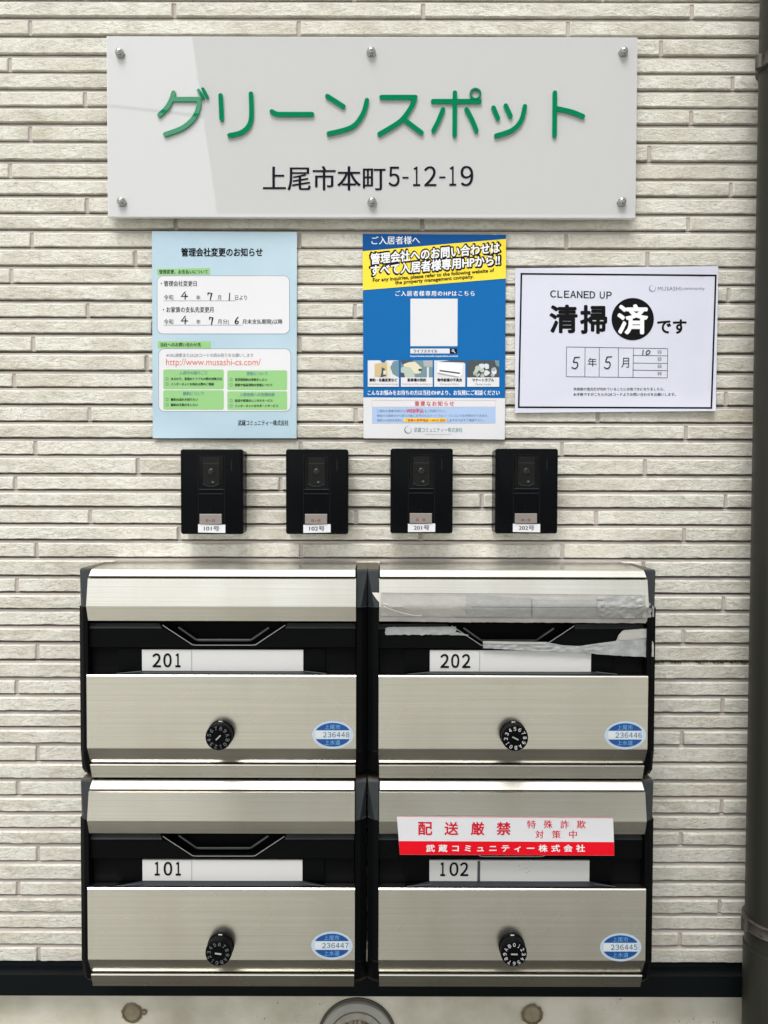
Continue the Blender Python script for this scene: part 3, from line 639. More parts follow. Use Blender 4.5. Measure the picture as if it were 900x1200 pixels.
# --- blue and yellow poster
def f2(x, y, l=0):
    u, v = (x-425)/168, (y-274)/240
    w = 0.0009*math.sin(u*4+2)*math.sin(v*5) + 0.003*max(0, u-.93)/.07*max(0, .06-v)/.06
    return P(x, y, 0.0112 + w + l*LV)
nt2 = thing('poster', 'blue poster with a slanted yellow band of bold outlined lettering', 'poster', P(509, 514, 0.011), 'notices on the wall')
mb = MB(); sheet(mb, ((425, 274), (593, 275), (591.5, 515), (426, 513.5)), M['film_white'], f2); mb.build('sheet', nt2, fix=False)
mb = MB(); quad(mb, ((425, 274), (593, 275), (591.8, 466.5), (425.8, 465.5)), M['film_blue'], f2, 1); quad(mb, ((425.1, 274.2), (592.9, 275.2), (592.9, 281), (425.1, 295)), M['film_blue_dark'], f2, 1.7)
text(mb, 'ご入居者様へ', (435.5, 277, 492, 286.6), M['white_ink'], f2, 2.5, .006, tilt=.6); mb.build('blue_field', nt2, fix=False)
mb = MB(); quad(mb, ((425, 294.4), (593, 280), (592.8, 326.3), (425.2, 340)), M['film_yellow'], f2, 2.4)
for t, bx, tl in (('管理会社へのお問い合わせは', (434.5, 297.3, 585.5, 309.8), 13.6), ('すべて入居者様専用HPから!!', (434.5, 311, 585.5, 323.6), 13.0)):
    text(mb, t, (bx[0]-1.0, bx[1]-1.1, bx[2]+1.0, bx[3]+1.1), M['ink'], f2, 3.2, .10, tilt=tl); text(mb, t, bx, M['white_ink'], f2, 4.6, .034, tilt=tl)
text(mb, 'For any inquiries, please refer to the following website of', (437, 326.2, 579, 331.8), M['ink'], f2, 3.2, .022, tilt=11.8)
text(mb, 'the property management company.', (463, 329.2, 555, 334.6), M['ink'], f2, 3.2, .022, tilt=7.4); mb.build('yellow_band', nt2, fix=False)
mb = MB(); text(mb, 'ご入居者様専用のHPはこちら', (463.5, 340.7, 556, 347), M['white_ink'], f2, 2, .012, sp=1.25)
quad(mb, ((481, 350), (536.3, 350), (536, 405.7), (481, 405.7)), M['film_white'], f2, 2); mb.build('blank_white_panel', nt2, fix=False)
mb = MB(); rect(mb, 481, 408.5, 535.5, 414.2, M['film_white'], f2, 2); text(mb, 'ライフスマイル', (484.5, 409.6, 512.5, 413.3), M['ink'], f2, 3, .02); rect(mb, 527, 408.5, 535.5, 414.2, M['ink'], f2, 3)
disc(mb, 530.8, 410.8, 1.5, 1.5, M['white_ink'], f2, 4, 16, .6); stroke(mb, [(531.8, 411.8), (533.4, 413.4)], .7, M['white_ink'], f2, 4.5)
text(mb, 'https://www.musashi-corporation.com/cs/', (481, 416.2, 536.5, 418.8), M['white_ink'], f2, 2, .01); mb.build('search_bar', nt2, fix=False)
for k, (cx0, cx1, cap_, en) in enumerate(((431, 467.5, '解約・名義変更など', 'Cancellation and name change'), (469.8, 507, '駐車場の契約', 'Contract of the parking lot'), (508.8, 545.2, '物件設備の不具合', 'Equipment failure'), (547.5, 585, 'マナートラブル', 'Manner trouble'))):
    mb = MB(); rect(mb, cx0, 422.3, cx1, 453.3, M['film_white'], f2, 2)
    sh = lambda pts, m, l: mb.poly([f2(cx0+a*(cx1-cx0), 422.3+b*20, l) for a, b in pts], m)
    if k == 0:
        sh([(.22, .2), (.62, .1), (.62, 1), (.22, .95)], M['ph_tan'], 3); sh([(.62, .1), (.72, .3), (.70, .95), (.62, 1)], M['ph_cream'], 3); sh([(.82, .05), (1, 0), (1, 1), (.8, .8), (.72, .4)], M['ph_teal'], 3.1)
        sh([(.45, .4), (.56, .5), (.5, .75), (.6, .9), (.4, 1), (.44, .7)], M['ph_dark'], 3.6); sh([(.5, .6), (.6, .62), (.57, .8), (.5, .85)], M['ph_light'], 4.1); sh([(.4, 0), (.6, 0), (.52, .14), (.44, .1)], M['film_blue'], 3.6)
    elif k == 1:
        sh([(0, 0), (1, 0), (1, 1), (0, 1)], M['ph_teal'], 3); sh([(0, .45), (.18, .25), (.35, .2), (.45, 1), (0, 1)], M['ph_sage'], 3.6); sh([(.05, .12), (.45, .08), (.66, .45), (.62, .75), (.45, .8), (.3, .42), (.1, .35)], M['ph_cream'], 4.2)
        sh([(0, 0), (.4, 0), (.2, .14), (.04, .25)], M['ph_dark'], 4.6); sh([(.55, .5), (.66, .48), (.64, .62), (.56, .64)], M['ph_dark'], 4.9); sh([(0, .7), (.1, .75), (.13, 1), (0, 1)], M['ph_dark'], 5); sh([(.7, 0), (1, 0), (1, .4), (.72, .35)], M['ph_grey'], 3.6); sh([(.82, .4), (.88, .4), (.88, 1), (.82, 1)], M['ph_light'], 4.2)
    elif k == 2:
        sh([(0, 0), (1, 0), (1, 1), (0, 1)], M['ph_light'], 3); sh([(.15, .08), (.5, 0), (1, 0), (1, .2), (.95, .12)], M['ph_dark'], 3.6); sh([(.12, .12), (.92, .2), (.9, .8), (.8, .98), (.1, .7)], M['white_ink'], 4.1)
        sh([(.17, .55), (.85, .72), (.82, .8), (.17, .64)], M['ph_dark'], 4.6); sh([(.12, .7), (.8, .95), (.78, 1), (.1, .78)], M['ph_grey'], 4.6)
    else:
        sh([(0, 0), (1, 0), (1, 1), (0, 1)], M['ph_dark'], 3); random.seed(5)
        for q in range(16):
            a, b_, r = random.uniform(.2, .85), random.uniform(.2, .9), random.uniform(.08, .2)
            sh([(a+r*.55*math.cos(t)*random.uniform(.7, 1.2), b_+r*math.sin(t)*random.uniform(.7, 1.2)) for t in [i*.9 for i in range(7)]], random.choice([M['ph_grey'], M['ph_light'], M['ph_grey'], M['ph_sage']]), 3.5+q*.1)
        sh([(.86, 0), (1, 0), (1, .4), (.9, .3)], M['ph_teal'], 5.3)
    hw = min(len(cap_)*3.6, cx1-cx0-4); cx = (cx0+cx1)/2; rect(mb, cx0+.01, 442.3, cx1-.01, 453.2, M['film_white'], f2, 5.5); text(mb, cap_, (cx-hw/2, 443.4, cx+hw/2, 447.2), M['ink'], f2, 6, .03)
    ww = min(len(en)*1.28, cx1-cx0-1.5); text(mb, en, (cx-ww/2, 449.1, cx+ww/2, 451.4), M['ink_grey'], f2, 6); mb.build('picture_panel', nt2, fix=False)
mb = MB(); text(mb, 'こんなお悩みをお持ちの方は当社のHPより、お気軽にご相談ください', (431, 457.2, 585.5, 463.2), M['white_ink'], f2, 2, .015); mb.build('invitation_line', nt2, fix=False)
mb = MB(); frame(mb, 436, 468.8, 580.7, 476.9, .5, M['pink'], f2, 1.2); text(mb, '重要なお知らせ', (486, 470.1, 532, 475.7), M['red_ink'], f2, 1.2, .012, sp=1.3)
rect(mb, 436, 477, 580.7, 496, M['ice'], f2, 1.2)
text(mb, 'ご契約の更新手続きは', (441.8, 480, 475.5, 483.2), M['slate'], f2, 2); text(mb, 'WEB申込', (476, 478.6, 496.5, 483.9), M['red_ink'], f2, 2, .02); text(mb, 'をご利用下さい。', (497.5, 480, 522, 483.2), M['slate'], f2, 2)
text(mb, '郵送での面倒なやり取りが無くお手元のスマートフォン・パソコンでお手続きができます。', (441.8, 485.6, 572, 488.6), M['slate'], f2, 2)
text(mb, '更新2ヶ月前を目安に、', (441.8, 491, 473, 494), M['slate'], f2, 2); rect(mb, 473.5, 490.3, 523, 494.6, M['film_yellow'], f2, 2); text(mb, 'ご登録の携帯電話へSMSを送信', (474.5, 490.8, 522, 494), M['red_ink'], f2, 3, .02); text(mb, 'しますので必ずご確認下さい。', (524, 491, 567, 494), M['slate'], f2, 2)
mb.build('important_panel', nt2, fix=False)
def logo(mb, cx, cy, r, m, f, l):
    a = [(cx+r*math.cos(math.radians(t)), cy+r*math.sin(math.radians(t))) for t in range(-40, 290, 15)]
    n_ = len(a); w = [.25 + 1.1*math.sin(math.pi*k/(n_-1))**1.5*(1 if k > n_*.45 else .5) for k in range(n_)]
    q = [(cx+(r-w[k]*r*.24)*math.cos(math.radians(-40+15*k)), cy+(r-w[k]*r*.24)*math.sin(math.radians(-40+15*k))) for k in range(n_)]
    mb.mesh([f(x, y, l) for x, y in a+q], [(k, k+1, n_+k+1, n_+k) for k in range(n_-1)], m)
mb = MB(); logo(mb, 478, 503.8, 4.3, M['slate'], f2, 1.2); text(mb, '武蔵コミュニティー株式会社', (485.3, 501, 542, 506.6), M['teal'], f2, 1.2); text(mb, 'http://www.musashi-cs.com/', (498, 508.4, 529, 509.9), M['ink_grey'], f2, 1.2); mb.build('company_logo', nt2, fix=False)

# --- white cleaning notice
def f3(x, y, l=0):
    u, v = (x-605)/235, (y-313)/170
    w = 0.0011*math.sin(u*4.4)*math.sin(v*3+.3) + .0025*max(0, v-.9)/.1*u + .002*max(0, .08-v)/.08*abs(u-.4) + .0028*max(0, u-.93)/.07
    return P(x, y, 0.0114 + w + l*LV)
nt3 = thing('cleaning_notice', 'white paper with a thick black border and a white character in a black circle', 'notice', P(722, 484, 0.011), 'notices on the wall')
zz = lambda a, b: (595+a*.28333, 300+b*.28333)
def bx3(a, b, c, d): return (*zz(a, b), *zz(c, d))
mb = MB(); sheet(mb, ((603.8, 314.3), (841.8, 311.8), (838.8, 481.5), (603.5, 483.8)), M['paper'], f3, nx=26); mb.build('sheet', nt3, fix=False)
mb = MB()
TL, TR, BR, BL = zz(53, 70), zz(864, 77), zz(846, 632), zz(42, 629); bw = 2.0
quad(mb, (TL, TR, (TR[0], TR[1]+bw), (TL[0], TL[1]+bw)), M['ink'], f3, 1); quad(mb, ((BL[0], BL[1]-bw), (BR[0], BR[1]-bw), BR, BL), M['ink'], f3, 1)
quad(mb, ((TL[0], TL[1]+bw), (TL[0]+bw, TL[1]+bw), (BL[0]+bw, BL[1]-bw), (BL[0], BL[1]-bw)), M['ink'], f3, 1); quad(mb, ((TR[0]-bw, TR[1]+bw), (TR[0], TR[1]+bw), (BR[0], BR[1]-bw), (BR[0]-bw, BR[1]-bw)), M['ink'], f3, 1)
mb.build('black_border', nt3, fix=False)
mb = MB()
for chh, a, b_ in (('Ｃ', 90, 150), ('Ｌ', 166, 215), ('Ｅ', 236, 289), ('Ａ', 301, 359), ('Ｎ', 372, 427), ('Ｅ', 442, 495), ('Ｄ', 506, 561), ('Ｕ', 612, 662), ('Ｐ', 682, 735)): text(mb, chh, (635+a/9, 340.4+(a-90)*.0025, 635+b_/9, 348.5+(a-90)*.0025), M['ink'], f3, 1, .022, res=5)
text(mb, '清', (644.9, 358, 675.9, 389.6), M['ink'], f3, 1, .033, res=6); text(mb, '掃', (680.8, 358.4, 710.6, 390.3), M['ink'], f3, 1, .033, res=6); text(mb, 'です', bx3(620, 264, 738, 320), M['ink'], f3, 1, .034, res=6)
mb.build('heading', nt3, fix=False)
mb = MB(); c = zz(517, 261); disc(mb, c[0], c[1], 24.8, 24.8, M['ink'], f3, 1.6, 72); text(mb, '済', bx3(457, 203, 577, 321), M['white_ink'], f3, 3.6, .034, res=6); mb.build('black_disc', nt3, fix=False)
mb = MB(); logo(mb, *zz(598, 134), 4.0, M['slate'], f3, 1); text(mb, 'MUSASHI', bx3(621, 127, 717, 143), M['slate'], f3, 1, sp=1.1); text(mb, 'community', bx3(722, 128, 815, 144), M['ink_grey'], f3, 1); mb.build('company_logo', nt3, fix=False)
mb = MB(); w = .55
def ln(a, b): quad(mb, ((a[0], a[1]), (b[0], b[1]), (b[0]+(w if abs(b[0]-a[0]) < 3 else 0), b[1]+(w if abs(b[1]-a[1]) < 3 else 0)), (a[0]+(w if abs(b[0]-a[0]) < 3 else 0), a[1]+(w if abs(b[1]-a[1]) < 3 else 0))), M['ink'], f3, 1.2)
for a, b in (((242, 375), (662, 382)), ((242, 498), (660, 503)), ((518, 410), (661, 412)), ((518, 442), (661, 443)), ((518, 471), (660, 473))):
    (ax, ay), (bx_, by_) = zz(*a), zz(*b); quad(mb, ((ax, ay), (bx_, by_), (bx_, by_+w), (ax, ay+w)), M['ink'], f3, 1.2)
for a, b in (((242, 376), (241, 499)), ((319, 378), (318, 499)), ((378, 378), (377, 500)), ((457, 379), (456, 501)), ((519, 380), (517, 501)), ((661, 383), (659, 503))):
    (ax, ay), (bx_, by_) = zz(*a), zz(*b); quad(mb, ((ax, ay+w), (ax+w, ay+w), (bx_+w, by_), (bx_, by_)), M['ink'], f3, 1.6)
text(mb, '年', bx3(331, 421, 368, 458), M['ink'], f3, 1.4); text(mb, '月', bx3(470, 421, 502, 462), M['ink'], f3, 1.4)
for y in (391, 420, 450, 480): text(mb, '日', bx3(621, y, 635, y+13), M['ink'], f3, 1.4)
mb.build('date_table', nt3, fix=False)
mb = MB(); hand(mb, '5', bx3(264, 416, 300, 466), 1.3, M['pen'], f3, 2); hand(mb, '5', bx3(398, 414, 434, 466), 1.3, M['pen'], f3, 2); hand(mb, '1', bx3(552, 389, 566, 409), 1.1, M['pen'], f3, 2); hand(mb, '0', bx3(570, 389, 590, 408), 1.1, M['pen'], f3, 2); mb.build('handwritten_date', nt3, fix=False)
mb = MB(); text(mb, '共用部の蛍光灯が切れていることにお気づきになりましたら、', bx3(272, 544, 648, 557), M['ink'], f3, 1, .006); text(mb, 'お手数ですがこちらのQRコードよりお問い合わせをお願いします。', bx3(272, 566, 695, 580), M['ink'], f3, 1, .006); mb.build('footnote', nt3, fix=False)

# ------------------------------------------------------------------ four intercoms
ID = 0.043
W2, H2 = 73.2*(1.10-ID)/FPX/2, 99.6*(1.10-ID)/FPX/2
S3 = (1.10-ID)/FPX
def intercom_proto():
    c = P(248, 576.3, ID); o = (c.x, 0, c.z-H2)
    t = thing('intercom', '', 'intercom', o, 'video intercoms above the mailboxes')
    L = lambda px, py: (c.x + (px-248)*S3, c.z - (py-576.3)*S3)
    def rr(i, d, r=0.0035, n=5):
        pts = []
        for sx, sz, a0 in ((1, 1, 0), (-1, 1, 90), (-1, -1, 180), (1, -1, 270)):
            for k in range(n+1):
                a = math.radians(a0+90*k/n); pts.append((c.x+sx*(W2-i-r)+r*math.cos(a), -d, c.z+sz*(H2-i-r)+r*math.sin(a)))
        return pts
    mb = MB(); mb.loft([rr(.0006, .005), rr(.0006, ID-.013), rr(0, ID-.012), rr(0, ID-.0022), rr(.0009, ID-.0006), rr(.0026, ID)], M['gloss_black'], True); mb.build('housing', t)
    F = lambda px, py, l=0: (L(px, py)[0], -(ID + l*0.0002), L(px, py)[1])
    mb = MB(); rect(mb, 232.4, 533.5, 263, 624.8, M['gloss_black'], F, 1.2, 50); frame(mb, 232, 533.2, 263.4, 625, .5, M['dark'], F, 1.6)
    rect(mb, 270.6, 539, 272.2, 552, M['dark'], F, 1, 50); disc(mb, 246.7, 598.4, .7, .7, M['lens_grey'], F, 3, 12); rect(mb, 233, 578.4, 261.5, 578.9, M['plastic_grey'], F, 2, 50); mb.build('front_insert', t, fix=False)
    mb = MB(); rect(mb, 233.6, 534.6, 261.8, 572.5, M['glass_dark'], F, 2.2, 50); rect(mb, 233.5, 573.0, 262, 573.8, M['plastic_grey'], F, 2.8, 50); win = mb.build('camera_window', t, fix=False)
    mb = MB(); rect(mb, 238, 536, 257, 568, M['lens_grey'], F, 3, 50); rect(mb, 238.5, 543, 256.5, 543.7, M['plastic_grey'], F, 3.6, 50)
    x, z = L(247.5, 553); mb.turn_y((x, z), [(.0058, ID+.0006), (.0058, ID+.0011), (.0046, ID+.0014)], M['dark'], 28); mb.turn_y((x, z), [(.0044, ID+.0012), (.0036, ID+.0018), (.0018, ID+.0021)], M['lens'], 28)
    disc(mb, 249.5, 565, 1.4, 1.0, M['edge_dim'], F, 4, 14); stroke(mb, [(238, 567), (243, 569.3), (251, 569.5), (256, 567.3)], .8, M['plastic_grey'], F, 3.7); mb.build('camera_lens', win, fix=False)
    mb = MB(); a, b2 = L(234, 613.8), L(260, 602.3); mb.box(a[0], b2[0], ID, ID+.0022, a[1], b2[1], M['button'], .0007)
    FB = lambda px, py, l=0: (L(px, py)[0], -(ID+.0022+.0002), L(px, py)[1])
    for q in ((241.6, 608.6, 244.4, 611.4), (249, 608.6, 252, 611.4)): frame(mb, *q, .8, M['rust_ink'], FB, 0)
    disc(mb, 246.6, 610, .7, .7, M['rust_ink'], FB, 0, 10); mb.build('call_button', t)
    return t, L
ic, L0 = intercom_proto()
ICS = [(248, 576.3, '101号', 'black video intercom labelled 101 at the left end of the row', 0), (371.5, 576.3, '102号', 'black video intercom labelled 102 on its white sticker', 0), (494.2, 575.4, '201号', 'black video intercom labelled 201 with a lit reddish dot on its button', 0), (617.3, 575.6, '202号', 'black video intercom labelled 202 at the right end of the row', 0)]
base = P(248, 576.3, ID)
ITS = []
for k, (px, py, num, lab, _) in enumerate(ICS):
    t = ic if k == 0 else copy_tree(ic)
    dv = P(px, py, ID) - base
    if k: t.location = Vector(ic.location) + Vector((dv.x, 0, dv.z))
    t['label'] = lab; ITS.append((t, num, dv))
for k, (t, num, dv) in enumerate(ITS):
    F = lambda px, py, l=0: Vector((L0(px, py)[0], -(ID+.0005 + l*0.0002), L0(px, py)[1]))
    tl = (-.3, .4, .2, -.2)[k]
    mb = MB(); quad(mb, ((232, 614.6+tl), (264, 614.6-tl), (264, 624.3-tl), (232, 624.3+tl)), M['film_white'], F, 0, 60); text(mb, num, (239, 616.6, 257, 622.1), M['ink'], F, 1, .012)
    if k == 2: disc(mb, 246.6, 610, .9, .9, M['orange'], lambda x, y, l: F(x, y, 10), 0, 12)
    mb.build('number_sticker', t, origin=ic['_o'], fix=False)

# ------------------------------------------------------------------ four mailboxes
xl, xr = X(101.3, .120), X(417.2, .120)
zb = Z(911.2, .106); zt_ = Z(667, .1035)
def box_proto():
    t = thing('mailbox', '', 'mailbox', (xl, 0, zb), 'steel mailboxes in a two by two block')
    mb = MB(); z7 = Z(786.5, .104)
    mb.prism_x(xl+.001, xr-.001, [(.009, zb+.001), (.009, zt_-.004), (.100, zt_-.004), (.100, Z(726, .1)), (.086, Z(728, .09)), (.086, Z(756, .1)), (.1015, Z(757, .1)), (.1015, Z(789, .1)), (.104, Z(790, .1)), (.104, zb+.012), (.098, zb+.001)], M['plastic']); mb.build('housing', t)
    for sgn, xi in ((-1, xl-.0004), (1, xr+.0004)):
        mb = MB()
        lev = [(zt_+.0002, .1015, .0140, .0995, .0144, .094, .008), (zt_-.0022, .1045, .0142, .102, .0146, .097, .007), (Z(711, .112), .1155, .0056, .113, .0140, .100, .006), (Z(711.6, .112), .1135, .0068, .1112, .0142, .104, .006), (Z(879, .112), .1135, .0068, .1112, .0142, .104, .006), (Z(880, .112), .1150, .0072, .1125, .0144, .104, .006), (Z(903, .106), .1060, .0072, .104, .0146, .098, .006), (zb+.0012, .0985, .0060, .097, .0146, .090, .006), (zb-.0003, .0955, .0054, .094, .0138, .088, .006)]
        rings = [[(xi, -a, z), (xi+sgn*w, -b_, z), (xi+sgn*xo, -c_, z), (xi+sgn*xo, -e, z), (xi, -e, z)] for z, a, w, b_, xo, c_, e in lev]
        mb.loft(rings[:4], M['plastic_grey'], False, False, False); mb.loft(rings[3:], M['plastic'], False, False, True)
        mb.poly(rings[0], M['dusty'])
        mb.build('end_cap', t)
    mb = MB(); mb.prism_x(xl+.0015, xr-.0015, [(.006, zt_+.0022), (.1015, zt_+.0002), (.1015, zt_-.003), (.006, zt_-.003)], M['steel_top']); mb.prism_x(xl+.0015, xr-.0015, [(.1016, zt_+.0002), (.1040, zt_-.0008), (.1128, Z(675.2, .1128)), (.1128, Z(675.6, .1128)), (.099, Z(675.6, .11)), (.099, zt_-.0032), (.1016, zt_-.0032)], M['steel_lip']); mb.build('top_panel', t)
    mb = MB(); mb.prism_x(xl+.0004, xr-.0004, [(.1116, Z(677.2, .1116)), (.1138, Z(678.6, .1138)), (.1203, Z(710.6, .1203)), (.1200, Z(711.6, .1200)), (.1135, Z(727.6, .1135)), (.1125, Z(728, .1125)), (.104, Z(726.5, .104)), (.103, Z(677.2, .103))], M['steel']); mb.build('delivery_flap', t)
    # black inner flap with a chevron finger recess
    mb = MB(); dF = .1075
    q = lambda px, py, d: P(px, py, d)
    top = [(102.5, 730.2), (187, 730.2), (226, 755.2), (299, 755.2), (337, 730.2), (416.5, 730.2)]
    low = [(102.5, 736.2), (189.5, 736.2), (225, 756.6), (300, 756.6), (334.5, 736.2), (416.5, 736.2)]
    tp = [q(x, y, .1025) for x, y in top]; lw = [q(x, y, dF) for x, y in low]
    for i in range(5): mb.poly([tp[i], tp[i+1], lw[i+1], lw[i]], M['plastic_grey'] if i in (0, 4) else M['plastic'])
    bt = [q(102.5, 758.5, dF), q(416.5, 758.5, dF)]
    mb.poly([lw[0], lw[1], lw[2], q(225, 758.5, dF), bt[0]], M['plastic']); mb.poly([lw[2], lw[3], q(300, 758.5, dF), q(225, 758.5, dF)], M['plastic']); mb.poly([lw[3], lw[4], lw[5], bt[1], q(300, 758.5, dF)], M['plastic'])
    mb.poly([bt[0], q(225, 758.5, dF), q(300, 758.5, dF), bt[1], q(416.5, 759.5, .101), q(102.5, 759.5, .101)], M['plastic'])
    fl = mb.build('inner_flap', t, fix=False)
    mb = MB(); e = lambda x, y, l=0: P(x, y, dF+.0003)
    stroke(mb, [(190.5, 732.5), (192.5, 734), (225.6, 755.6), (230, 756), (295, 756), (299.4, 755.6), (332, 734), (334, 732.5)], .8, M['edge'], e, 0, False, False); mb.build('edge_trim', fl, fix=False)
    mb = MB(); e2 = lambda x, y, l=0: P(x, y, .0935+l)
    stroke(mb, [(209, 735), (229.5, 749.3), (233, 750.4), (291, 750.4), (295, 749.3), (315, 735.5)], 2.0, M['edge_dim'], e2, 0, False, False)
    stroke(mb, [(231, 749.2), (293, 749.2)], .5, M['edge'], e2, .0003, False, False); mb.build('finger_grip', fl, fix=False)
    # name holder
    mb = MB(); a, b_ = X(138, .104), X(380, .104); zz1, zz0 = Z(759.5, .104), Z(787, .104)
    mb.box(X(137, .104), X(165.5, .104), .1005, .1040, zz0, zz1, M['plastic'], .0008); mb.box(X(356.5, .104), X(381, .104), .1005, .1040, zz0, zz1, M['plastic'], .0008)
    mb.poly([P(165.5, 786.3, .1044), P(356.5, 786.3, .1044), P(382, 789.6, .1165), P(136, 789.6, .1165)], M['plastic_grey'])
    mb.poly([P(382, 789.6, .1165), P(136, 789.6, .1165), P(136, 791.5, .1155), P(382, 791.5, .1155)], M['plastic'])
    for pp in ([P(165.5, 786.3, .1044), P(136, 789.6, .1165), P(136, 789.6, .104)], [P(356.5, 786.3, .1044), P(382, 789.6, .1165), P(382, 789.6, .104)]): mb.poly(pp, M['plastic'])
    e3 = lambda x, y, l=0: P(x, y, .1168)
    h = mb.build('name_holder', t, fix=False)
    mb = MB(); stroke(mb, [(136, 789.3), (165, 786.5)], .7, M['edge_dim'], lambda x, y, l: P(x, y, .1168), 0, False, False); mb.build('lip_edge', h, fix=False); mb = MB(); stroke(mb, [(382, 789.3), (357, 786.5)], .7, M['edge_dim'], lambda x, y, l: P(x, y, .1168), 0, False, False); mb.build('lip_edge', h, fix=False)
    # door, dial
    r_ = .0022
    mb = MB(); dp = [(.112, Z(791, .112)), (.1186, Z(791, .1186)), (.1200, Z(792.6, .12)), (.1200, Z(876.4, .12)), (.1196, Z(877.4, .1196)), (.1085, Z(893.2, .1085)), (.104, Z(893.2, .1085)), (.104, Z(791, .112))]
    mb.prism_x(xl, xr, dp, M['steel']); door = mb.build('door', t)
    mb = MB(); mb.prism_x(xl+.001, xr-.001, [(.1100, Z(895.2, .11)), (.1118, Z(895.9, .1118)), (.1124, Z(897.2, .1124)), (.1062, zb), (.02, zb), (.02, Z(895.2, .11))], M['steel']); mb.build('bottom_rail', t)
    c = P(255.8, 864.4, .138); cc = (c.x, c.z)
    mb = MB(); mb.turn_y(cc, [(.0176, .1195), (.0176, .1232), (.0168, .124), (.0158, .1240)], M['plastic'], 48)
    mb.mesh([(c.x+a*.0024, -.1243, c.z+.0166+b_*.0010) for a, b_ in ((-1, -1), (1, -1), (1, 1), (-1, 1))], [(0, 1, 2, 3)], M['white_ink']); mb.build('dial_ring', door)
    n = 48; rk = lambda r, d, kn=0: [(c.x+(r+(kn if k % 2 else 0))*math.cos(2*math.pi*k/n), -d, c.z+(r+(kn if k % 2 else 0))*math.sin(2*math.pi*k/n)) for k in range(n)]
    mb = MB(); mb.loft([rk(.0162, .1235), rk(.0162, .1252), rk(.0172, .126, -.0004), rk(.0174, .1345, -.0004), rk(.0168, .1370), rk(.0155, .1380)], M['plastic'], False); mb.build('dial_knob', door)
    return t, cc
mbox, dial_c = box_proto()
ref = P(101.3, 791.5, .120)
BOX = [('201', (101.3, 791.5), (390, 861), '236448', 135, .5, 'clean steel mailbox numbered 201, above mailbox 101 in the block'),
       ('202', (443.8, 792.3), (732.7, 861.5), '236446', 207, 1.0, 'steel mailbox numbered 202, patched with torn silver tape'),
       ('101', (102.4, 1041.2), (389, 1108), '236447', 188, .35, 'plain steel mailbox numbered 101, with no tape or warning label'),
       ('102', (443.8, 1041.8), (727.4, 1110), '236445', 0, 1.0, 'steel mailbox numbered 102, with a red and white warning label')]
def seal(door, cx, cy, num, o):
    f = lambda x, y, l=0: P(x, y, .1203 + l*.00025)
    mb = MB(); disc(mb, cx, cy, 24.3, 16.6, M['seal_rim'], f, 0, 56); rx, ry = 21.4, 13.9
    n_ = 20; a0 = math.asin(5.2/ry)
    for s in (-1, 1):
        pts = [(cx+rx*math.cos(a), cy+s*ry*math.sin(a)) for a in [a0+(math.pi-2*a0)*k/n_ for k in range(n_+1)]]
        mb.poly([f(x, y, 1) for x, y in pts], M['seal_blue'])
    rect(mb, cx-20.5, cy-5, cx+20.5, cy+5, M['seal_white'], f, 1, 60)
    text(mb, '上尾市', (cx-9.5, cy-12, cx+8.8, cy-6.2), M['seal_text'], f, 2); text(mb, '上水道', (cx-9.5, cy+6.2, cx+8.8, cy+12), M['seal_text'], f, 2)
    rect(mb, cx-20, cy-3.2, cx-12.5, cy+3.2, M['ph_light'], f, 2, 60)
    for i, q in enumerate(num): text(mb, chr(ord(q)+0xFEE0), (cx-11.4+i*5.35, cy-3.0, cx-7.2+i*5.35, cy+3.1), M['slate_dark'], f, 2, .0)
    mb.build('number_seal', door, origin=o, fix=False)
BOXES = {}
for k, (num, (px, py), sc_, sn, rot, wear, lab) in enumerate(BOX):
    t = mbox if k == 0 else None
    if k:
        pass
    BOXES[num] = (k, (px, py), sc_, sn, rot, wear, lab)
dvs = {}
for num, (k, (px, py), sc_, sn, rot, wear, lab) in BOXES.items():
    t = mbox if k == 0 else copy_tree(mbox)
    dv = P(px, py, .120) - ref
    t.location = Vector((xl, 0, zb)) + Vector((dv.x, 0, dv.z)); t['label'] = lab; dvs[num] = (t, dv)
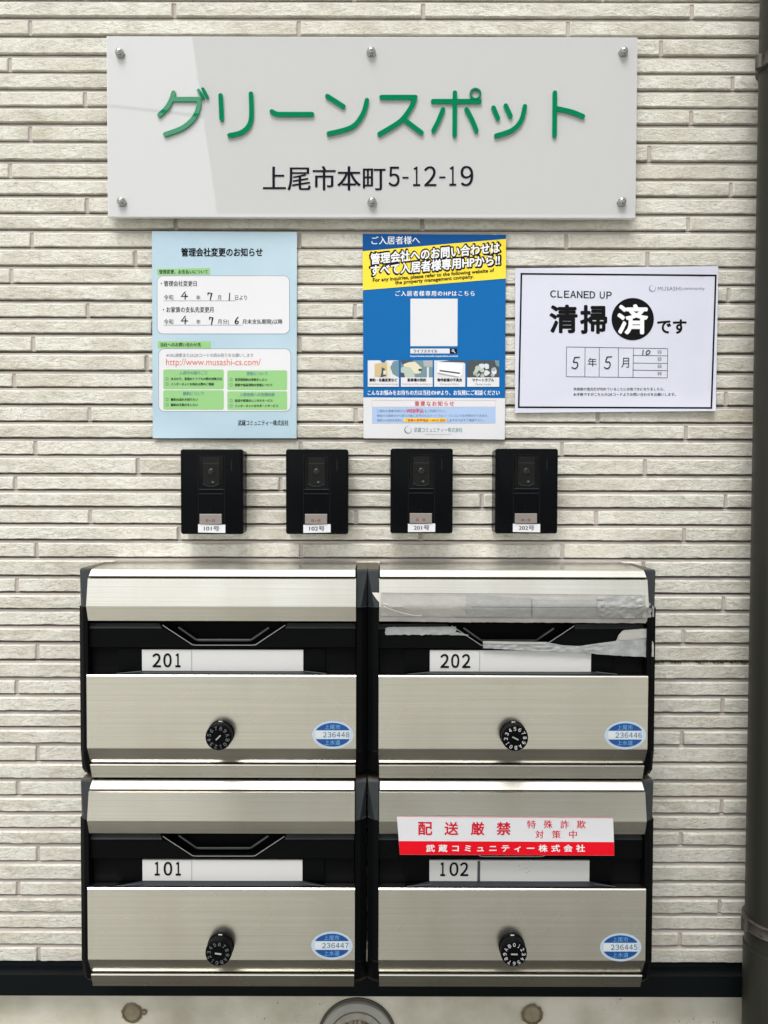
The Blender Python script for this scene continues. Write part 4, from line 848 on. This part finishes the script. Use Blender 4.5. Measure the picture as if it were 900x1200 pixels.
for num, (k, _, sc_, sn, rot, wear, lab) in BOXES.items():
    t, dv = dvs[num]; dv = Vector((dv.x, 0, dv.z)); o = Vector((xl, 0, zb)) + dv
    ch = {c.name.split('.')[0]: c for c in t.children}
    door, hold = ch['door'], ch['name_holder']
    f = lambda x, y, l=0: P(x, y, .1047 + l*.0002) + dv
    mb = MB(); a, b_ = X(166.5, .1045), X(355.3, .1045); za, zb_ = Z(761.5, .1045), Z(786.2, .1045)
    mb.box(a+dv.x, b_+dv.x, .1016, .1045, zb_+dv.z, za+dv.z, M['plate']); gx = 224.5
    rect(mb, gx-(.4 if num != '102' else 1.6), 762, gx+(.4 if num != '102' else 1.6), 786, M['ph_grey'] if num != '102' else M['ph_dark'], f, 1, 60)
    if num == '102':
        for q in ((280.5, 771), (284, 774), (281, 776), (272, 768)): disc(mb, q[0], q[1], .5, .45, M['ink'], f, 1, 8)
    np_ = mb.build('name_plate', hold, origin=o)
    mb = MB(); tx = {'201': (178.6, 766), '202': (178.6, 766), '101': (181, 764), '102': (179, 764)}[num]
    w_ = {'201': 33.2, '202': 33.6, '101': 30.2, '102': 31.6}[num]
    for q, a_, b2_ in {'201': (('２', 445, 487), ('０', 503, 543), ('１', 566, 590)), '202': (('２', 445, 487), ('０', 502, 542), ('２', 559, 600)), '101': (('１', 455, 479), ('０', 503, 545), ('１', 567, 591)), '102': (('１', 447, 470), ('０', 496, 540), ('２', 552, 593))}[num]:
        text(mb, q, (80+a_*.2222, tx[1], 80+b2_*.2222, tx[1]+15.6), M['ink'], f, 1.5, .027, res=6)
    mb.build('room_number', np_, origin=o, fix=False)
    # dial figures
    c = Vector((dial_c[0]+dv.x, 0, dial_c[1]+dv.z)); mb = MB(); mt = M['white_ink'] if wear > .9 else M['ink_grey']
    R = .0168; rr = .0123
    for i, chh in enumerate('0123456789AB'):
        a = math.radians(rot + 30*i); v, fs = glyphs(chr(ord(chh)+0xFEE0), 0, 1, 3); wd = .0019 if chh == '1' else .0033
        pts = []
        for gx_, gy in v:
            lx, lz = (gx_-.5)*wd, rr + (.5-gy)*.0047
            pts.append((c.x + lx*math.cos(a) + lz*math.sin(a), -.1382, c.z - lx*math.sin(a) + lz*math.cos(a)))
        mb.mesh(pts, fs, mt)
    a = math.radians(rot); ring4 = [(-.0042, -.0007), (.0042, -.0007), (.0042, .0007), (-.0042, .0007)]
    q4 = [(c.x+x*math.cos(a)+z*math.sin(a), c.z-x*math.sin(a)+z*math.cos(a)) for x, z in ring4]
    mb.loft([[(x, -.1376, z) for x, z in q4], [(x, -.1390, z) for x, z in q4]], M['ph_grey']); mb.build('dial_figures', [c_ for c_ in door.children if c_.name.split('.')[0] == 'dial_knob'][0], origin=o, fix=False)
    seal(door, sc_[0], sc_[1], sn, o)
    dvs[num] = (t, dv, o)

# red and white warning label on 102
t, dv, o = dvs['102']
flap = [c for c in t.children if c.name.startswith('delivery_flap')][0]
def fw(x, y, l=0): return P(x, y, .1216 + .0006*math.sin((x-465)/40) + .0018*max(0, (y-985)/18)*(.6+.4*math.sin(x/50)) + l*.0002)
mb = MB(); sheet(mb, ((465, 956.3), (718.5, 958.2), (720, 1002.7), (468.6, 1001.6)), M['film_white'], fw, .0004, 30, 6)
quad(mb, ((465.2, 956.5), (718.5, 958.4), (718.5, 958.9), (465.2, 957)), M['red'], fw, 1); quad(mb, ((467.4, 985.6), (719.4, 986.8), (720, 1002.6), (468.6, 1001.5)), M['red'], fw, 1)
w3 = lambda a, b: (430+a*.22222, 900+b*.22222); w4 = lambda a, b: (600+a*.22222, 900+b*.22222)
for chh, a0, a1 in (('配', 271, 343), ('送', 410, 481), ('厳', 549, 618), ('禁', 685, 757)): text(mb, chh, (*w3(a0, 286), *w3(a1, 353)), M['red_ink'], fw, 1, .024, res=4)
for chh, a0, a1 in (('特', 80, 125), ('殊', 167, 213), ('詐', 256, 300), ('欺', 342, 388)): text(mb, chh, (*w4(a0, 276), *w4(a1, 319)), M['red_ink'], fw, 1, .018)
for chh, a0, a1 in (('対', 124, 166), ('策', 212, 256), ('中', 302, 342)): text(mb, chh, (*w4(a0, 329), *w4(a1, 371)), M['red_ink'], fw, 1, .018)
text(mb, '武蔵コミュニティー株式会社', (499.5, 990, 685.3, 998.3), M['white_ink'], fw, 2.2, .028, sp=1.75); mb.build('warning_label', flap, origin=o, fix=False)

# torn silver tape on 202
t, dv, o = dvs['202']
flap = [c for c in t.children if c.name.startswith('delivery_flap')][0]; infl = [c for c in t.children if c.name.startswith('inner_flap')][0]
def lid_d(y):
    k = [(676, .1116), (678.6, .1138), (711, .1206), (728.5, .1137), (740, .109)]
    for (a, da), (b_, db) in zip(k[:-1], k[1:]):
        if y <= b_: return da + (db-da)*max(0, (y-a))/(b_-a)
    return .109
def tapestrip(mb, top, bot, m, off, ny=10, step=4.0, jag=0.0, seed=0.0, depth=None, crk=.0004):
    """top / bot: [(x, y)...] outlines in photo px; the strip follows the flap's fold"""
    def yat(c, x):
        for (a, ya), (b_, yb) in zip(c[:-1], c[1:]):
            if x <= b_: return ya + (yb-ya)*(x-a)/max(1e-6, b_-a)
        return c[-1][1]
    xa, xb = top[0][0], top[-1][0]; n_ = max(2, int((xb-xa)/step)); rows = []
    for j in range(ny+1):
        row = []
        for i in range(n_+1):
            x = xa+(xb-xa)*i/n_; v = j/ny
            y = yat(top, x)*(1-v)+yat(bot, x)*v
            if j == ny: y += jag*noise.noise(Vector((x*.6, seed, 0)))
            if j == 0: y += jag*.35*noise.noise(Vector((x*.35, seed+5, 0)))
            xx = x + (jag*noise.noise(Vector((y*.6, seed+9, 1))) if i in (0, n_) else 0)
            d = (depth(x, y) if depth else lid_d(y)) + off + crk*(noise.noise(Vector((x*.16+y*.1, y*.3, seed))) + .5*noise.noise(Vector((x*.4-y*.3, y*.5, seed))))
            row.append(P(xx, y, d))
        rows.append(row)
    mb.grid(rows, m, True)
mb = MB()
tapestrip(mb, [(446, 694.5), (600, 695.5), (700, 696.8), (757, 697.3)], [(446, 727.5), (530, 729), (700, 730), (757, 730.2)], M['tape_pale'], .0006, 12, 4, .7, 1)
tapestrip(mb, [(623, 702.5), (705, 703.5)], [(623, 722.5), (705, 723)], M['tape'], .0012, 6, 4, .2, 3)
tapestrip(mb, [(546, 697), (623, 701)], [(546, 722.5), (623, 722.8)], M['tape'], .0011, 6, 4, .5, 5)
tapestrip(mb, [(700, 698.5), (755, 697.5)], [(700, 722), (735, 724.5), (755, 723.5)], M['tape'], .0022, 16, 1.6, .7, 7, crk=.0012)
tapestrip(mb, [(446, 708), (470, 717), (500, 722.5), (552, 722.6)], [(446, 727.8), (552, 729.4)], M['tape_pale'], .0014, 6, 3, .6, 9)
for pts in (((447, 722.6), (500, 723.2), (600, 724.4), (756, 725.2)), ((552, 711.4), (640, 711.8), (735, 711.6)), ((623.2, 701.8), (623.4, 713), (623.3, 724)), ((704.8, 702), (705, 712), (704.7, 724)), ((447, 694.9), (520, 695.6), (600, 696), (752, 697.6))):
    stroke(mb, [(x, y) for x, y in pts], .45, M['tape_line'], lambda x, y, l: P(x, y, lid_d(y)+.0021), 0)
for pts in (((736, 699), (744, 704), (748, 709)), ((741, 716), (750, 712), (757, 710)), ((744, 724), (752, 718), (762, 713.5)), ((733, 714.5), (739, 713), (743, 714.2)), ((757, 715), (760, 719), (763, 720))):
    stroke(mb, [(x, y) for x, y in pts], .5, M['tape_line'], lambda x, y, l: P(x, y, lid_d(y)+.0042), 0)
up_ = mb.build('duct_tape', flap, origin=o, fix=False); up_['label'] = 'wide faded silver tape along the steel flap'
mb = MB()
tapestrip(mb, [(753, 700), (758, 703), (763, 708), (766.5, 711)], [(753, 724), (758, 724), (766.5, 723)], M['tape'], .0, 6, 2, .5, 11, depth=lambda x, y: .121 - .0009*(x-753), crk=.0009)
mb.build('folded_tape_end', flap, origin=o, fix=False); mb = MB()
tapestrip(mb, [(436.3, 694.3), (444.6, 694.6)], [(436.3, 695), (441, 702), (444.6, 706)], M['tape_tear'], .0, 4, 1.4, .3, 12, depth=lambda x, y: .1155 - .0006*(444.6-x))
e_ = mb.build('tape_scrap', flap, origin=o, fix=False)
mb = MB()
for pts, w in (([(450, 710.5), (458, 713.8), (470, 717.5), (482, 720.5), (494, 721.3)], 1.0), ([(449.5, 707), (455, 708.5)], .6)): stroke(mb, pts, w, M['tape_tear'], lambda x, y, l: P(x, y, lid_d(y)+.0026), 0)
mb.build('tape_tear', flap, origin=o, fix=False)
fd = lambda x, y: .1084
mb = MB(); tapestrip(mb, [(451.5, 736.5), (455, 734.8), (534.5, 734.3)], [(451.5, 743.8), (534.5, 744)], M['tape_dark'], .0004, 6, 2.5, 1.3, 21, depth=fd, crk=.0005)
tapestrip(mb, [(534.5, 740.5), (549, 744.2)], [(534.5, 744.2), (549, 744.8)], M['tape_dark'], .0004, 3, 2.5, .4, 22, depth=fd)
lo1 = mb.build('torn_tape_strip', infl, origin=o, fix=False)
mb = MB(); dd = lambda x, y: .1090
tapestrip(mb, [(566, 751.5), (600, 752.3), (640, 752.4), (658, 756), (678, 757.2), (700, 754), (722, 751.2), (724, 745), (727, 742), (731, 738.5), (760, 737)],
          [(566, 759.5), (600, 761.5), (630, 763), (665, 764), (700, 766.5), (730, 768.8), (760, 770)], M['tape_dark'], .0006, 10, 2.5, .9, 23, depth=dd, crk=.0011)
tapestrip(mb, [(566, 751.2), (600, 752), (640, 752.4)], [(566, 754), (600, 754.8), (640, 755)], M['tape_pale'], .0016, 3, 3, .3, 25, depth=dd)
tapestrip(mb, [(725, 744), (730, 738.5), (760, 736.5)], [(725, 750.5), (740, 749.5), (760, 747)], M['tape_pale'], .0014, 5, 2, .8, 26, depth=dd, crk=.0008)
tapestrip(mb, [(759, 749), (764, 750.5), (766.2, 754)], [(759, 769.6), (766.2, 769.5)], M['tape_pale'], .0, 8, 1.4, 1.0, 27, depth=lambda x, y: .1105, crk=.0008)
lo2 = mb.build('torn_tape_strip', infl, origin=o, fix=False)

for ob in scene.objects:
    if '_o' in ob: del ob['_o']
